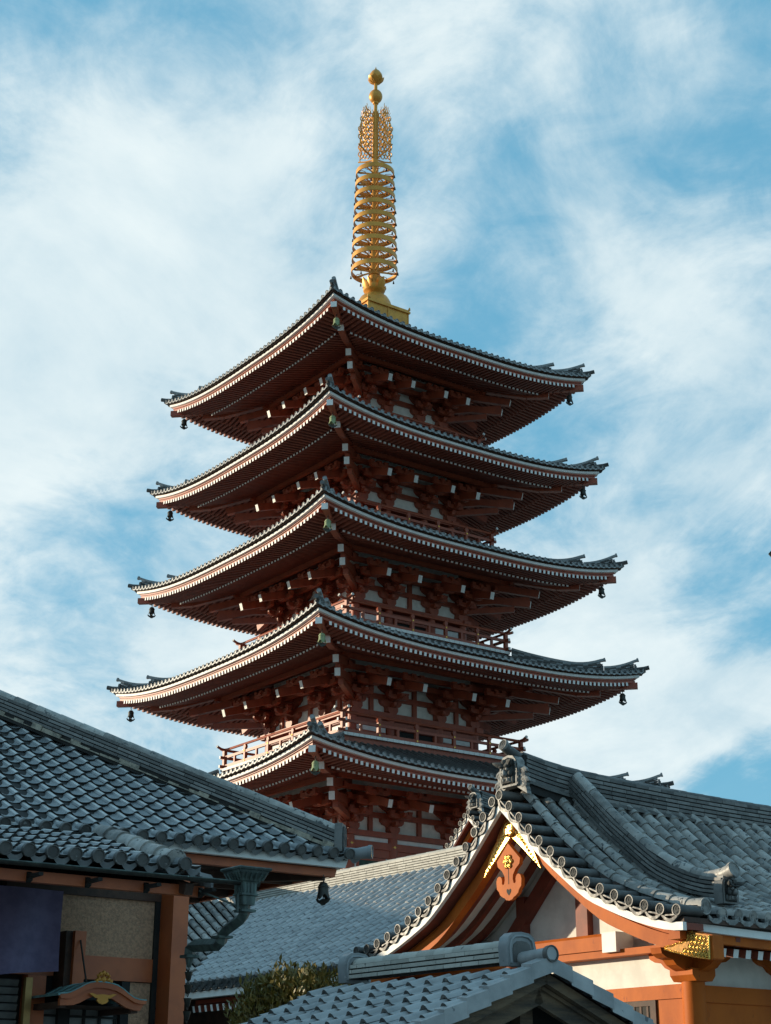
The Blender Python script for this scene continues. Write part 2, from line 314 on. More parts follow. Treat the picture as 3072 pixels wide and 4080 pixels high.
# eave half width, z of the white eave board at the corner, column line, floor edge of the next balcony
TIER = [(9.185, 14.87, 3.66, 4.95, 15.95), (8.634, 20.09, 3.34, 4.55, 21.15), (8.122, 25.12, 3.00, 4.16, 26.0), (7.661, 30.02, 2.65, 3.78, 30.85), (7.334, 34.88, 2.40, 1.05, 37.45)]
BELLS = []
def side_objs(name, me, parent, ks=(0, 1, 2, 3), dz=.004):
    r = []
    for k in ks: r.append(put(name, me, parent, (0, 0, dz*(k % 2)), k*pi/2))
    return r
def pagoda_tier(ti, a, zc, c, Bt, zt):
    zm = zc-LIFT; e = a+.2; yp = a-3.63
    def gf(y): return min(1., max(0., (y-yp)/(a-yp)))
    rise = zt-(zm+.12)
    def zr(x, y):
        t = max(0, (e-y)/(e-Bt)); return zm+.13+LF(x/a)*max(0, 1-t)**1.4+rise*(.66*t+.34*t*t)
    # ---- tiled roof
    one = MB(); n = 26; rows = []
    for i in range(9):
        y = lerp(e-.02, Bt, i/8.); rows.append([(y*(2*k/n-1), -y, zr(y*(2*k/n-1), y)-.03) for k in range(n+1)])
    one.grid(rows, 0)
    one.grid([[(x, yy, z-.055) for x, yy, z in rows[0]], rows[0]], 1)
    nc = int(2*e/.335); sp = 2*(e-.1)/nc
    for j in range(nc+1):
        x = -(e-.1)+j*sp; y1 = max(Bt, abs(x)); Ls = e-y1
        if Ls > .15:
            k = max(2, int(Ls/.9)+1); ps = [V((x, -lerp(e, y1, i/(k-1)), zr(x, lerp(e, y1, i/(k-1))))) for i in range(k)]
            vs = []
            for i, p in enumerate(ps):
                t = (ps[min(i+1, k-1)]-ps[max(0, i-1)]).normalized(); nr = V((1, 0, 0)).cross(t); nr = nr if nr.z > 0 else -nr
                for q in range(6): an = pi*q/5; vs.append(p+V((1, 0, 0))*cos(an)*.078+nr*(sin(an)*.085-.01))
            one.add(vs, [[i*6+q, i*6+q+1, (i+1)*6+q+1, (i+1)*6+q] for i in range(k-1) for q in range(5)], 0)
        one.disc((x, -e-.012, zr(x, e)+.012), (0, -1, 0), .088, 1, 10, .05)
        if j < nc:                                         # hanging lip of the pan tile
            ps = [];qs = []
            for q in range(5):
                xx = x+.07+(sp-.14)*q/4; dz = -.045*sin(pi*q/4); z0 = zr(xx, e)
                ps.append((xx, -e-.005, z0-.015+dz)); qs.append((xx, -e-.005, z0-.07+dz))
            one.grid([ps, qs], 1)
    roof = MB()
    for k in range(4): roof.merge(one, rotz(k*pi/2))
    if ti == 4: roof.box(-1.1, 1.1, -1.1, 1.1, zt-.3, zt-.02, 0)
    R = roof.build("roof", [TILE, TILE_P], pag)
    # ---- eave boards, one run per side
    eb = MB()
    def strip(y0, y1, z0, z1, mi):
        n = 26; P = [[], [], [], []]
        for k in range(n+1):
            u = 2*k/n-1
            for q, (yy, zz) in enumerate(((y0, z0), (y0, z1), (y1, z1), (y1, z0))): P[q].append((u*yy, -yy, zm+zz+LF(u*yy/a)*gf(min(yy, a))))
        eb.grid([P[0], P[1], P[2], P[3], P[0]], mi)
    strip(a+.10, a-.3, .06, .12, 2)
    strip(a, a-.12, -.105, .0, 1); strip(a-.05, a-.3, .0, .06, 2)
    strip(a-.12, a-.3, -.165, -.1055, 0); strip(a-.17, a-.34, -.20, -.1655, 0); strip(a-.145, a-.4, -.285, -.2005, 0)
    strip(a-1.40, a-1.52, -.17, -.06, 0)
    # decks above both rafter rows
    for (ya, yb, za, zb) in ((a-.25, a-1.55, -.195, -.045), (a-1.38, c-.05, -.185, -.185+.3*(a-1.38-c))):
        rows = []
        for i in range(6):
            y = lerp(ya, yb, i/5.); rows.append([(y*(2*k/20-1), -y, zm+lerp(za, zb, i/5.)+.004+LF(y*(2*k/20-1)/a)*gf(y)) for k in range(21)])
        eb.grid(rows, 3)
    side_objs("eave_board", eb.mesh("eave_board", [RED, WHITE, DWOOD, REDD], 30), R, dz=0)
    # ---- two rows of rafters with white ends
    rf = MB(); nr_ = int(2*(a-.42)/.245); sp = 2*(a-.42)/nr_
    for j in range(nr_+1):
        x = -(a-.42)+j*sp; u = x/a; yi = max(a-1.5, abs(x)+.1)
        yo = a-.13
        if yi < yo-.2:
            t = (yo-yi)/(a-.2-(a-1.5))
            rf.beam((x, -yi, zm+lerp(-.305, -.305+.15, min(1, t))-.062+LF(u)*gf(yi)+.03), (x, -yo, zm-.300-.062+LF(u)*gf(yo)+.03), .122, .150, 0, 1)
        yo = a-1.36; yi = max(c-.02, abs(x)+.12)
        if yi < yo-.2:
            rf.beam((x, -yi, zm-.27+.3*(yo-yi)+LF(u)*gf(yi)), (x, -yo, zm-.27+LF(u)*gf(yo)), .130, .168, 0, 1)
    side_objs("eave_rafters", rf.mesh("eave_rafters", [REDD, WHITE], 0), R, dz=0)
    # ---- hip rafters at the four corners
    hp = MB(); s2 = 1.
    def dg(d, z): return (-d, -d, z)
    upv = V((0, 0, 1))
    hp.beam(dg(a-1.75, zc-.52), dg(a-.07, zc-.50), .27, .26, 0, 1)
    hp.beam(dg(c, zm+.98*(a-1.38-c)/3.9-.02), dg(a-2.0, zc-.74), .28, .30, 0); hp.beam(dg(a-2.0, zc-.74), dg(a-1.26, zc-.785), .28, .29, 0, 1)
    hp.beam(dg(c, zc-.30), dg(a-2.58, zc-1.06), .25, .32, 0, 1); hp.beam(dg(c, zc-1.02), dg(a-2.87, zc-1.52), .24, .33, 0, 1)
    hp.beam(dg(c-.1, zc-1.75), dg(a-3.4, zc-1.72), .22, .26, 0, 0); hp.beam(dg(c-.1, zc-1.35), dg(a-2.9, zc-1.28), .2, .22, 0, 0)
    side_objs("hip_rafter", hp.mesh("hip_rafter", [RED, WHITE], 0), R, dz=0)
    # ---- hip ridges in two steps, ends swept up, with carved end tiles
    def hz(d): return zr(d, d)
    hr = MB()
    end2 = a-1.20
    def p1(s): d = a+.0-s*.7071; return V((-d, -d, hz(min(d, e))+.0))
    def ridge(d0, d1, h, w, courses, sweep):
        L_ = d0-d1; st_ = [0, .12, .25, .4, .56, .74, .95, 1.2]; st_ = [q for q in st_ if q < L_-.05]+([L_] if L_ < 1.3 else [1.2+(L_-1.2)*q/8 for q in range(1, 9)])
        def at(s_, q, f=.5):
            d = d0-s_; sw = sweep*(max(0, 1-s_/1.0)**2 if s_ > 0 else 1-1.3*s_)
            return V((-d, -d, hz(min(d, e))+h*(q+f)/courses+sw*(q+1)/courses))
        for q in range(courses+1):
            cap = q == courses; ss = ([-.15]+st_) if cap else st_
            for i in range(len(ss)-1):
                hr.beam(at(ss[i+1], q), at(ss[i], q), (w if not cap else w*.66)-(.012*q if not cap else 0), h/courses*(.84 if not cap else 1.35), 1 if cap else (0 if (i+q) % 3 else 1))
        p = at(-.15, courses); hr.disc(p+V((-.006, -.006, .01)), (-1, -1, .4), .095, 1, 12, .07)
    ridge(a-.16, end2+.1, .27, .26, 4, .17); ridge(end2, Bt+.05, .33, .28, 4, .20)
    # curved corner tile reaching out past the eave
    hr.tube([(-(a+d), -(a+d), hz(e)+z) for d, z in ((-.4, .06), (-.1, .07), (.15, .10), (.32, .15))], .1, 8, 0); hr.tube([(-(a+d), -(a+d), hz(e)+z-.12) for d, z in ((-.4, .06), (-.1, .07), (.1, .10), (.2, .13))], .085, 8, 0)
    side_objs("hip_ridge", hr.mesh("hip_ridge", [TILE, TILE_P], 40), R, dz=0)
    on = MB(); dd = V((-1, -1, 0)).normalized(); sx = V((1, -1, 0)).normalized()
    for (d, h, w) in ((a-.15, .44, .34), (end2, .53, .38)):
        o = V((-d, -d, hz(d)-.02)); zz = h+.0
        on.prism([(-w/2, 0), (w/2, 0), (w*.46, zz*.62), (w*.25, zz*.86), (0, zz*.93), (-w*.25, zz*.86), (-w*.46, zz*.62)], o, sx, (0, 0, 1), dd*.09, 0)
        for q in (-1, 1): on.disc(o+sx*q*w*.36+dd*.115+V((0, 0, .10)), dd, .085, 1, 12, .05)
        on.prism([(-w*.24, .16), (w*.24, .16), (w*.22, zz*.6), (0, zz*.76), (-w*.22, zz*.6)], o+dd*.09, sx, (0, 0, 1), dd*.03, 1)
    side_objs("ridge_end_tile", on.mesh("ridge_end_tile", [TILE, ONI], 40), R, dz=0)
    for k in ((0, 1, 3) if ti else (0,)):                  # front, right, left corner
        p = rotz(k*pi/2) @ V((-(a-.56), -(a-.56), zc-.635)); BELLS.append((ti, k, p))

    # ---- storey under this roof
    zb = zc-2.24; w = c+.34; zf = zc-3.72 if ti else 9.0; zs = zm+.25
    wl = MB(); wl.box(-c+.10, c-.10, -c+.10, c-.10, zb-.2, zs+.7, 0); wl.box(-c+.11, c-.11, -c+.11, c-.11, zf-1.0, zb-.2, 1)
    WALL = wl.build("storey_wall", [PLASTER, REDD], pag, 0)
    cs = [-c, -c*.40, c*.40, c]
    cm = MB(); cm.tube([(0, 0, zf-.4), (0, 0, zb-.2)], .2 if ti else .26, 14, 0, rs=[.21 if ti else .27, .19 if ti else .25]); cme = cm.mesh("column", RED, 40)
    for k in range(4):
        for x in cs[:3]:
            p = rotz(k*pi/2) @ V((x, -c, 0)); put("column", cme, WALL, p)
    # beams of one side
    bm = MB()
    bm.box(-w, w, -c-.26, -c+.12, zb-.22, zb, 0)                         # plate beam over the columns
    bm.box(-c-.1, c+.1, -c-.05, -c+.12, zb+.62, zb+.84, 0); bm.box(-c-.1, c+.1, -c-.06, -c+.12, zb+1.30, zb+1.55, 0)
    for i in range(3):
        if ti > 2 or (ti == 2 and i != 1): continue
        x = (cs[i]+cs[i+1])/2; bm.box(x-.10, x+.10, -c-.035, -c+.12, zb+.001, zb+.62, 0); bm.box(x-.10, x+.10, -c-.035, -c+.12, zb+.84, zb+1.3, 0)
    st = (a-c-3.63)/3.
    for j in (1, 2, 3): bm.box(-(c+st*j+.35), c+st*j+.35, -(c+st*j)-.09, -(c+st*j)+.09, zb+.86+.27*j, zb+1.06+.27*j if j < 3 else zm+.33, 0)
    bm.box(-yp-.05, yp+.05, -yp-.12, -yp-.02, zm+.33, zm+.50, 1)
    if ti == 0:
        bm.box(-w+.1, w-.1, -c-.2, -c+.1, zb-.72, zb-.42, 0); bm.box(-c, c, -c-.06, -c+.1, zb-.42, zb-.22, 2)
        bm.box(-c, c, -c-.12, -c+.1, zb-1.05, zb-.72, 0); bm.box(-w+.1, w-.1, -c-.2, -c+.1, zf-.2, zf+.3, 0)
    else:
        bm.box(-c-.12, c+.12, -c-.16, -c+.1, zb-.52, zb-.36, 0); bm.box(-c-.12, c+.12, -c-.18, -c+.1, zf+.02, zf+.2, 0)
    side_objs("beam", bm.mesh("beam", [RED, WHITE, WHITE], 0), WALL)
    # windows, panels
    for i, nm in ((0, "wall_panel"), (1, "door"), (2, "wall_panel")):
        x0, x1 = cs[i]+.24, cs[i+1]-.24; m = MB()
        if ti == 0:
            z0, z1 = zf+.3, zb-1.06
            if i == 1:
                m.box(x0, x1, -c-.02, -c+.1, z0, z1, 0); xm = (x0+x1)/2
                for q in (x0+.03, xm-.09, xm+.01, x1-.11): m.box(q, q+.08, -c-.06, -c-.018, z0, z1, 1)
                for zz in (z0+.1, (z0+z1)/2, z1-.12): m.box(x0+.112, xm-.092, -c-.055, -c-.018, zz, zz+.09, 1); m.box(xm+.092, x1-.112, -c-.055, -c-.018, zz, zz+.09, 1)
                mats = [DARK, RED]
            else:
                nm = "lattice_window"; m.box(x0, x1, -c-.0, -c+.1, z0, z1, 1); k = int((x1-x0-.5)/.1)
                m.box(x0, x0+.12, -c-.05, -c+.005, z0, z1, 3); m.box(x1-.12, x1, -c-.05, -c+.005, z0, z1, 3)
                m.box(x0+.12, x0+.24, -c-.08, -c+.005, z0, z1-.001, 2); m.box(x1-.24, x1-.12, -c-.08, -c+.005, z0, z1-.001, 2); m.box(x0+.24, x1-.24, -c-.08, -c+.005, z1-.14, z1-.002, 2)
                for q in range(k): xx = x0+.26+(x1-x0-.52)*(q+.5)/k; m.box(xx-.033, xx+.033, -c-.05, -c-.001, z0, z1-.14, 0)
                mats = [GREENW, DARK, RED, WHITE]
        else:
            z0, z1 = zf+.2, zb-.53
            if i == 1:
                m.box(x0, x1, -c-.0, -c+.1, z0, z1, 0); xm = (x0+x1)/2
                for q in (x0, x1-.12): m.box(q, q+.12, -c-.1, -c-.002, z0, z1, 1)
                m.box(x0+.12, x1-.12, -c-.1, -c-.002, z1-.14, z1, 1)
                for q in (xm-.05,): m.box(q, q+.1, -c-.06, -c-.002, z0, z1-.14, 1)
                mats = [DARK, RED]
            else: m.box(x0, x1, -c-.0, -c+.1, z0, z1, 0); m.box(x0, x1, -c-.04, -c+.1, z0+.30, z0+.44, 1); mats = [WHITE, RED]
        side_objs(nm, m.mesh(nm, mats, 0), WALL, dz=0)
    # bracket sets: block, curved arms stepping outwards, small blocks, tail rafter with a white end
    def arm_poly(L, h): return [(-L, h*.35), (-L*.92, h*.12), (-L*.6, 0), (L*.6, 0), (L*.92, h*.12), (L, h*.35), (L, h), (-L, h)]
    def bracket(corner):
        m = MB(); af = min(1, .25+.75*c/3.5)
        m.prism([(-.17, 0), (.17, 0), (.26, .12), (.26, .28), (-.26, .28), (-.26, .12)], (0, -.24, 0), (1, 0, 0), (0, 0, 1), (0, .4, 0), 0)
        m.prism([(-.30, 0), (.30, 0), (.34, .06), (.52, .10), (.64, .20), (.66, .34), (-.66, .34), (-.64, .20), (-.52, .10), (-.34, .06)], (0, -.07, .28), (af*.92, 0, 0), (0, 0, 1), (0, .16, 0), 0)   # arm against the wall
        m.prism([(-.24, 0), (.24, 0), (.30, .10), (.50, .16), (.72, .30), (.74, .46), (-.74, .46), (-.72, .30), (-.50, .16), (-.30, .10)], (0, -.068, .84), (af*.9, 0, 0), (0, 0, 1), (0, .15, 0), 0)
        for j in range(4):
            y = -st*j; z = .28+.29*j; h = .20
            if j: m.prism(arm_poly(.56, h), (0, y-.09, z), (af, 0, 0), (0, 0, 1), (0, .18, 0), 0)
            yy = y-(.42 if j < 3 else .2)
            m.prism([(.12, h), (.12, 0), (yy*.8, 0), (yy*.95, .06), (yy, .12), (yy, h)], (-.085, 0, z+.006), (0, 1, 0), (0, 0, 1), (.17, 0, 0), 0)
            for q in (-.46*af, 0, .46*af):
                if j or q: m.prism([(-.07, 0), (.07, 0), (.11, .05), (.11, .115), (-.11, .115), (-.11, .05)], (q, y-.105, z+h-.03+.03), (1, 0, 0), (0, 0, 1), (0, .21, 0), 0)
        m.beam((0, -.1, (a-2.75-c)*.3+zm-.87-zb), (0, -(a-2.75-c), zm-.87-zb), .21, .33, 0, 1)
        return m
    bme = bracket(False).mesh("bracket", [RED, WHITE], 0)
    for k in range(4):
        for i, x in enumerate((-c+.12, cs[1], cs[2], c-.12)):
            p = rotz(k*pi/2) @ V((x, -c, zb+.003*(k % 2))); put("bracket", bme, WALL, p, k*pi/2)
    # gilt fittings
    if ti == 0:
        m = MB(); m.lathe([(.02, .05), (.05, .045), (.05, .02), (.075, .02), (.075, 0)], 12, 0)
        for q in range(6): m.ball((.085*cos(q*pi/3), .085*sin(q*pi/3), .02), .035, .035, .025, 0, 6, 4)
        fm = m.mesh("flower_fitting", LEAF)
        for k in (0, 3):
            for x in cs:
                p = rotz(k*pi/2) @ V((x, -c-.2, zb-.57)); o = put("flower_fitting", fm, WALL, p); o.rotation_euler = (pi/2, 0, k*pi/2)
    # ---- balcony around this storey
    if ti:
        B = TIER[ti-1][3]; fl = MB()
        fl.box(-B+.03, B-.03, -B+.03, B-.03, zf-.10, zf-.012, 0); fl.box(-B+.14, B-.14, -B+.14, B-.14, zf-.36, zf-.1005, 0)
        fl.box(-B+.32, B-.32, -B+.32, B-.32, zf-.8, zf-.3605, 2)
        nb = int(2*B/.29)
        for k in range(4):
            for j in range(nb):
                x0 = -B+2*B*j/nb; t = MB(); t.box(x0+.008, x0+2*B/nb-.008, -B, -B+.1, zf-.125, zf, 1); fl.merge(t, rotz(k*pi/2))
        BAL = fl.build("balcony", [RED, WHITE, REDD], pag, 0)
        rl = MB(); br = B-.14
        for x in (-br, -br*.62, -br*.21, br*.21, br*.62, br):
            if abs(x) < br: rl.box(x-.07, x+.07, -br-.07, -br+.07, zf, zf+.62, 0); rl.prism([(-.05, 0), (.05, 0), (.11, .10), (.05, .2), (-.05, .2), (-.11, .10)], (x, -br-.06, zf+.62), (1, 0, 0), (0, 0, 1), (0, .12, 0), 0)
            else: rl.box(x-.08, x+.08, -br-.081, -br+.081, zf, zf+.84, 0)
            if abs(x) < br:
                for zz in (zf+.09, zf+.53): rl.disc((x, -br-.085, zz), (0, -1, 0), .042, 2, 8, .02)
        for x in (-br*.81, -br*.415, 0, br*.415, br*.81): rl.box(x-.055, x+.055, -br-.045, -br+.045, zf+.13, zf+.46, 0)
        rl.beam((-br-.28, -br, zf+.09), (br+.28, -br, zf+.09), .11, .13, 0, 1); rl.box(-br-.285, -br-.279, -br-.056, -br+.056, zf+.024, zf+.156, 1)
        rl.beam((-br-.26, -br, zf+.51), (br+.26, -br, zf+.51), .10, .12, 0, 1); rl.box(-br-.265, -br-.259, -br-.051, -br+.051, zf+.449, zf+.571, 1)
        rl.tube([(-br-.42, -br, zf+.99), (-br-.2, -br, zf+.90), (-br+.2, -br, zf+.86), (br-.2, -br, zf+.86), (br+.2, -br, zf+.90), (br+.42, -br, zf+.99)], .062, 8, 0)
        for q in (-1, 1): rl.disc((q*(br+.44), -br, zf+1.0), (q, 0, .35), .066, 1, 8, .05)
        side_objs("railing", rl.mesh("railing", [RED, WHITE, LEAF], 35), BAL, dz=.012)
for i, t in enumerate(TIER): pagoda_tier(i, *t)
pb = MB(); pb.box(-8.5, 8.5, -8.5, 8.5, 0, 7.6, 0); pb.box(-9, 9, -9, 9, 7.6, 8.1, 0); pb.box(-5, 5, -5, 5, 8.1, 8.7, 0); pb.build("plinth", STONE, pag, 0)

# ---- golden spire
def spire():
    pm = MB(); pm.lathe([(.26, 40.9), (.25, 41.6), (.225, 43.5), (.20, 46), (.175, 48.2), (.15, 49.5), (.125, 51.1), (.095, 51.3), (.09, 53.0)], 20, 0)
    for z in [41.55+.715*i for i in range(9)]: pm.lathe([(.24, z-.22), (.30, z-.18), (.30, z+.0), (.25, z+.04)], 16, 0)
    F = pm.build("finial", GOLD, pag, 40)
    b = MB(); h = 1.22
    b.box(-h, h, -h, h, 37.2, 39.06, 0); b.box(-h-.09, h+.09, -h-.09, h+.09, 39.06, 39.16, 0); b.box(-h-.05, h+.05, -h-.05, h+.05, 39.16, 39.24, 0)
    for k in range(4):
        t = MB(); t.box(-.035, .035, -h-.03, -h+.01, 37.2, 39.0599, 0); t.box(-h-.03, -h+.08, -h-.031, -h+.01, 37.2, 39.0598, 0); t.prism([(0, 0), (.2, 0), (.03, .16)], (-h-.09, -h-.09, 39.2401), (1, 0, 0), (0, 0, 1), (0, .06, 0), 0); b.merge(t, rotz(k*pi/2))
    b.build("spire_base", GOLD, F, 0)
    d = MB(); d.lathe([(.95, 39.24), (.97, 39.34), (.93, 39.4), (.90, 39.55), (.84, 39.8), (.70, 40.05), (.50, 40.22), (.34, 40.3)], 32, 0); d.build("dome", GOLD, F, 50)
    lo = MB(); lo.lathe([(.34, 40.28), (.38, 40.36), (.52, 40.42), (.56, 40.5), (.50, 40.55), (.38, 40.6), (.31, 40.70), (.30, 40.9)], 28, 0)
    for k in range(4):
        for r_, zz, sc_, a0 in ((.52, 40.46, 1., .08), (.26, 40.78, .75, .08), (.48, 40.44, .5, .08+pi/4)):
            an = k*pi/2+a0; u = V((cos(an), sin(an), 0)); t = V((-sin(an), cos(an), 0)); P = []
            for i in range(8):
                f = i/7.; wd = .165*sc_*(.85+.5*sin(pi*min(1, f*1.15)))*(1-f**4)
                P.append([u*(r_+(.16*sin(f*1.9)+.10*f**3)*sc_-(.04 if abs(q) == 1 else 0))+t*(q*wd)+V((0, 0, zz+.58*sc_*f)) for q in (-1, -.5, 0, .5, 1)])
            lo.grid(P, 0); lo.grid([[p-u*.03 for p in r] for r in P], 0)
    lo.build("lotus", GOLD, F, 50)
    for i in range(9):
        z = 41.60+.715*i; r = lerp(1.185, 1.0, i/8.); m = MB()
        m.lathe([(r-.05, z-.125), (r, z-.125), (r, z+.125), (r-.05, z+.125), (r-.05, z-.125)], 40, 0, cap=False)
        for k in range(8):
            an = k*pi/4+pi/8; u = V((cos(an), sin(an), 0)); t = V((-sin(an), cos(an), 0))
            m.beam(u*.2+V((0, 0, z)), u*(r-.02)+V((0, 0, z)), .03, .09, 0)
            for q in (-1, 1):                              # scroll work between the spokes
                m.tube([u*(r-.06)+t*q*.04+V((0, 0, z+.03)), u*(r-.25)+t*q*.16+V((0, 0, z+.03)), u*(r-.45)+t*q*.10+V((0, 0, z+.03)), u*(r-.5)+V((0, 0, z+.03))], .018, 5, 0)
        for k in range(8):
            an = k*pi/4; u = V((cos(an), sin(an), 0)); m.lathe([(.01, -.02), (.03, -.05), (.04, -.14), (.055, -.17)], 8, 1, u*(r+.02)+V((0, 0, z-.13)))
        m.build("ring", [GOLD, BRONZE], F, 35)
    # four pierced flame plates
    fl = MB(); random.seed(5)
    def tb(ps, r0_, r1_): fl.tube([(x, 0, z) for x, z in ps], 0, 5, 0, True, [lerp(r0_, r1_, i/(len(ps)-1)) for i in range(len(ps))])
    for r_ in range(11):                                   # openwork of linked loops
        for q in range(4):
            x = .30+.24*q+(.12 if r_ % 2 else 0); z = 48.55+.225*r_+.10*q
            if z > 50.95 or x > 1.24*sqrt(max(.05, 1-(max(0, z-49.0)/2.25)**2)): continue
            rr = .118+.012*sin(r_*3+q*2); tb([(x+rr*cos(t*.87+q), z+rr*1.15*sin(t*.87+q)) for t in range(7)], .036, .024)
    for i in range(13):                                    # flickering tongues along the outer edge
        z0 = 48.52+.20*i; x0 = 1.10*sqrt(max(.06, 1-(max(0, z0-49.0)/2.35)**2))-.04; tb([(x0+.10*f+.05*sin(f*6+i), z0+.46*f) for f in (0, .2, .4, .6, .8, 1.)], .036, .014)
    for q in range(5):
        x = .22+.17*q; tb([(x+.035*sin(f*7+q*2), 50.85+.45*f-.10*abs(q-1.2)) for f in (0, .25, .5, .75, 1.)], .032, .012)
    tb([(.14, 48.25), (.7, 48.38), (1.24, 48.60)], .055, .04); tb([(.15, 48.25), (.15, 51.1)], .04, .035)
    fm = fl.mesh("flame_plate", GOLD, 50)
    for k in range(4): put("flame_plate", fm, F, (0, 0, 0), k*pi/2+pi/4*0+.18)
    o = MB(); o.ball((0, 0, 52.1), .36, .36, .40, 0, 24, 14); o.lathe([(.13, 51.62), (.16, 51.66), (.16, 51.74), (.1, 51.78)], 16, 0); o.build("orb", GOLD, F, 60)
    j = MB(); j.lathe([(.09, 52.9), (.20, 52.95), (.34, 53.1), (.37, 53.28), (.33, 53.48), (.22, 53.66), (.10, 53.78), (.03, 53.88), (.01, 53.98)], 24, 0)
    for k in range(8):
        an = k*pi/4; u = V((cos(an), sin(an), 0)); t = V((-sin(an), cos(an), 0)); P = []
        for i in range(6):
            f = i/5.; P.append([u*(.16+.26*sin(f*1.7)+.03*f*f)+t*(q*.16*sin(pi*min(1, .25+f*.75)))+V((0, 0, 52.93+.36*f)) for q in (-1, 0, 1)])
        j.grid(P, 0)
    j.build("jewel", GOLD, F, 60)
spire()

# ---- wind bells hanging from the eaves
def bell_meshes(m):
    hk = MB(); hk.tube([(0, 0, .0), (0, 0, -.06)], .018, 6); hk.tube([(.035*cos(t*.8), 0, -.09+.035*sin(t*.8)) for t in range(9)], .014, 6); hk.tube([(0, 0, -.12), (0, 0, -.19)], .02, 6)
    bd = MB(); prof = [(.03, -.17), (.09, -.185), (.135, -.23), (.15, -.30), (.155, -.40), (.165, -.44)]; bd.lathe(prof, 20, 0)
    bd.lathe([(.158, -.27), (.170, -.275), (.170, -.295), (.158, -.30)], 20, 0, cap=False)
    P = [[], []]
    for k in range(33):                                    # scalloped skirt with four points
        an = 2*pi*k/32; dz = .13*abs(cos(2*an))**2.5; r = .165+.05*abs(cos(2*an))**2
        P[0].append((.163*cos(an), .163*sin(an), -.43)); P[1].append((r*cos(an), r*sin(an), -.46-dz))
    bd.grid(P, 0)
    cl = MB(); cl.tube([(0, 0, -.4), (0, 0, -.58)], .016, 6)
    cl.prism([(-.25, .06), (-.2, .075), (-.12, .03), (-.05, .06), (.05, .06), (.12, .03), (.2, .075), (.25, .06), (.18, -.02), (.1, -.05), (.05, -.085), (-.05, -.085), (-.1, -.05), (-.18, -.02)], (0, -.012, -.62), (1, 0, 0), (0, 0, 1), (0, .024, 0), 0)
    return hk.mesh("hook", BRONZE), bd.mesh("bell_body", m), cl.mesh("clapper", BRONZE)
BM_D = bell_meshes(BRONZE); BM_V = bell_meshes(VERD)
ORD = ["lowest", "second lowest", "middle", "second highest", "topmost"]
def wind_bell(label, world, green, s=1., rz=None, group="wind bells under the pagoda eaves"):
    o = bpy.data.objects.new("wind_bell", None); COL.objects.link(o); o.empty_display_size = .2
    o.location = world; o.scale = (s*.84, s*.84, s*1.04); o.rotation_euler = (0, 0, .3 if rz is None else rz)
    tag(o, label, "wind bell", group)
    for n, me in zip(("hook", "bell_body", "clapper"), BM_V if green else BM_D): put(n, me, o)
for ti, k, p in BELLS:
    wpos = V((pag.location.x, pag.location.y, 0))+DA*p.x+DB*p.y+Z*p.z
    if k == 0: lb = "pale green wind bell under the near corner of the %s pagoda roof" % ORD[ti]
    else: lb = "dark wind bell with flared clapper under the %s tip of the %s pagoda roof" % ("right" if k == 1 else "left", ORD[ti])
    wind_bell(lb, wpos, k == 0)

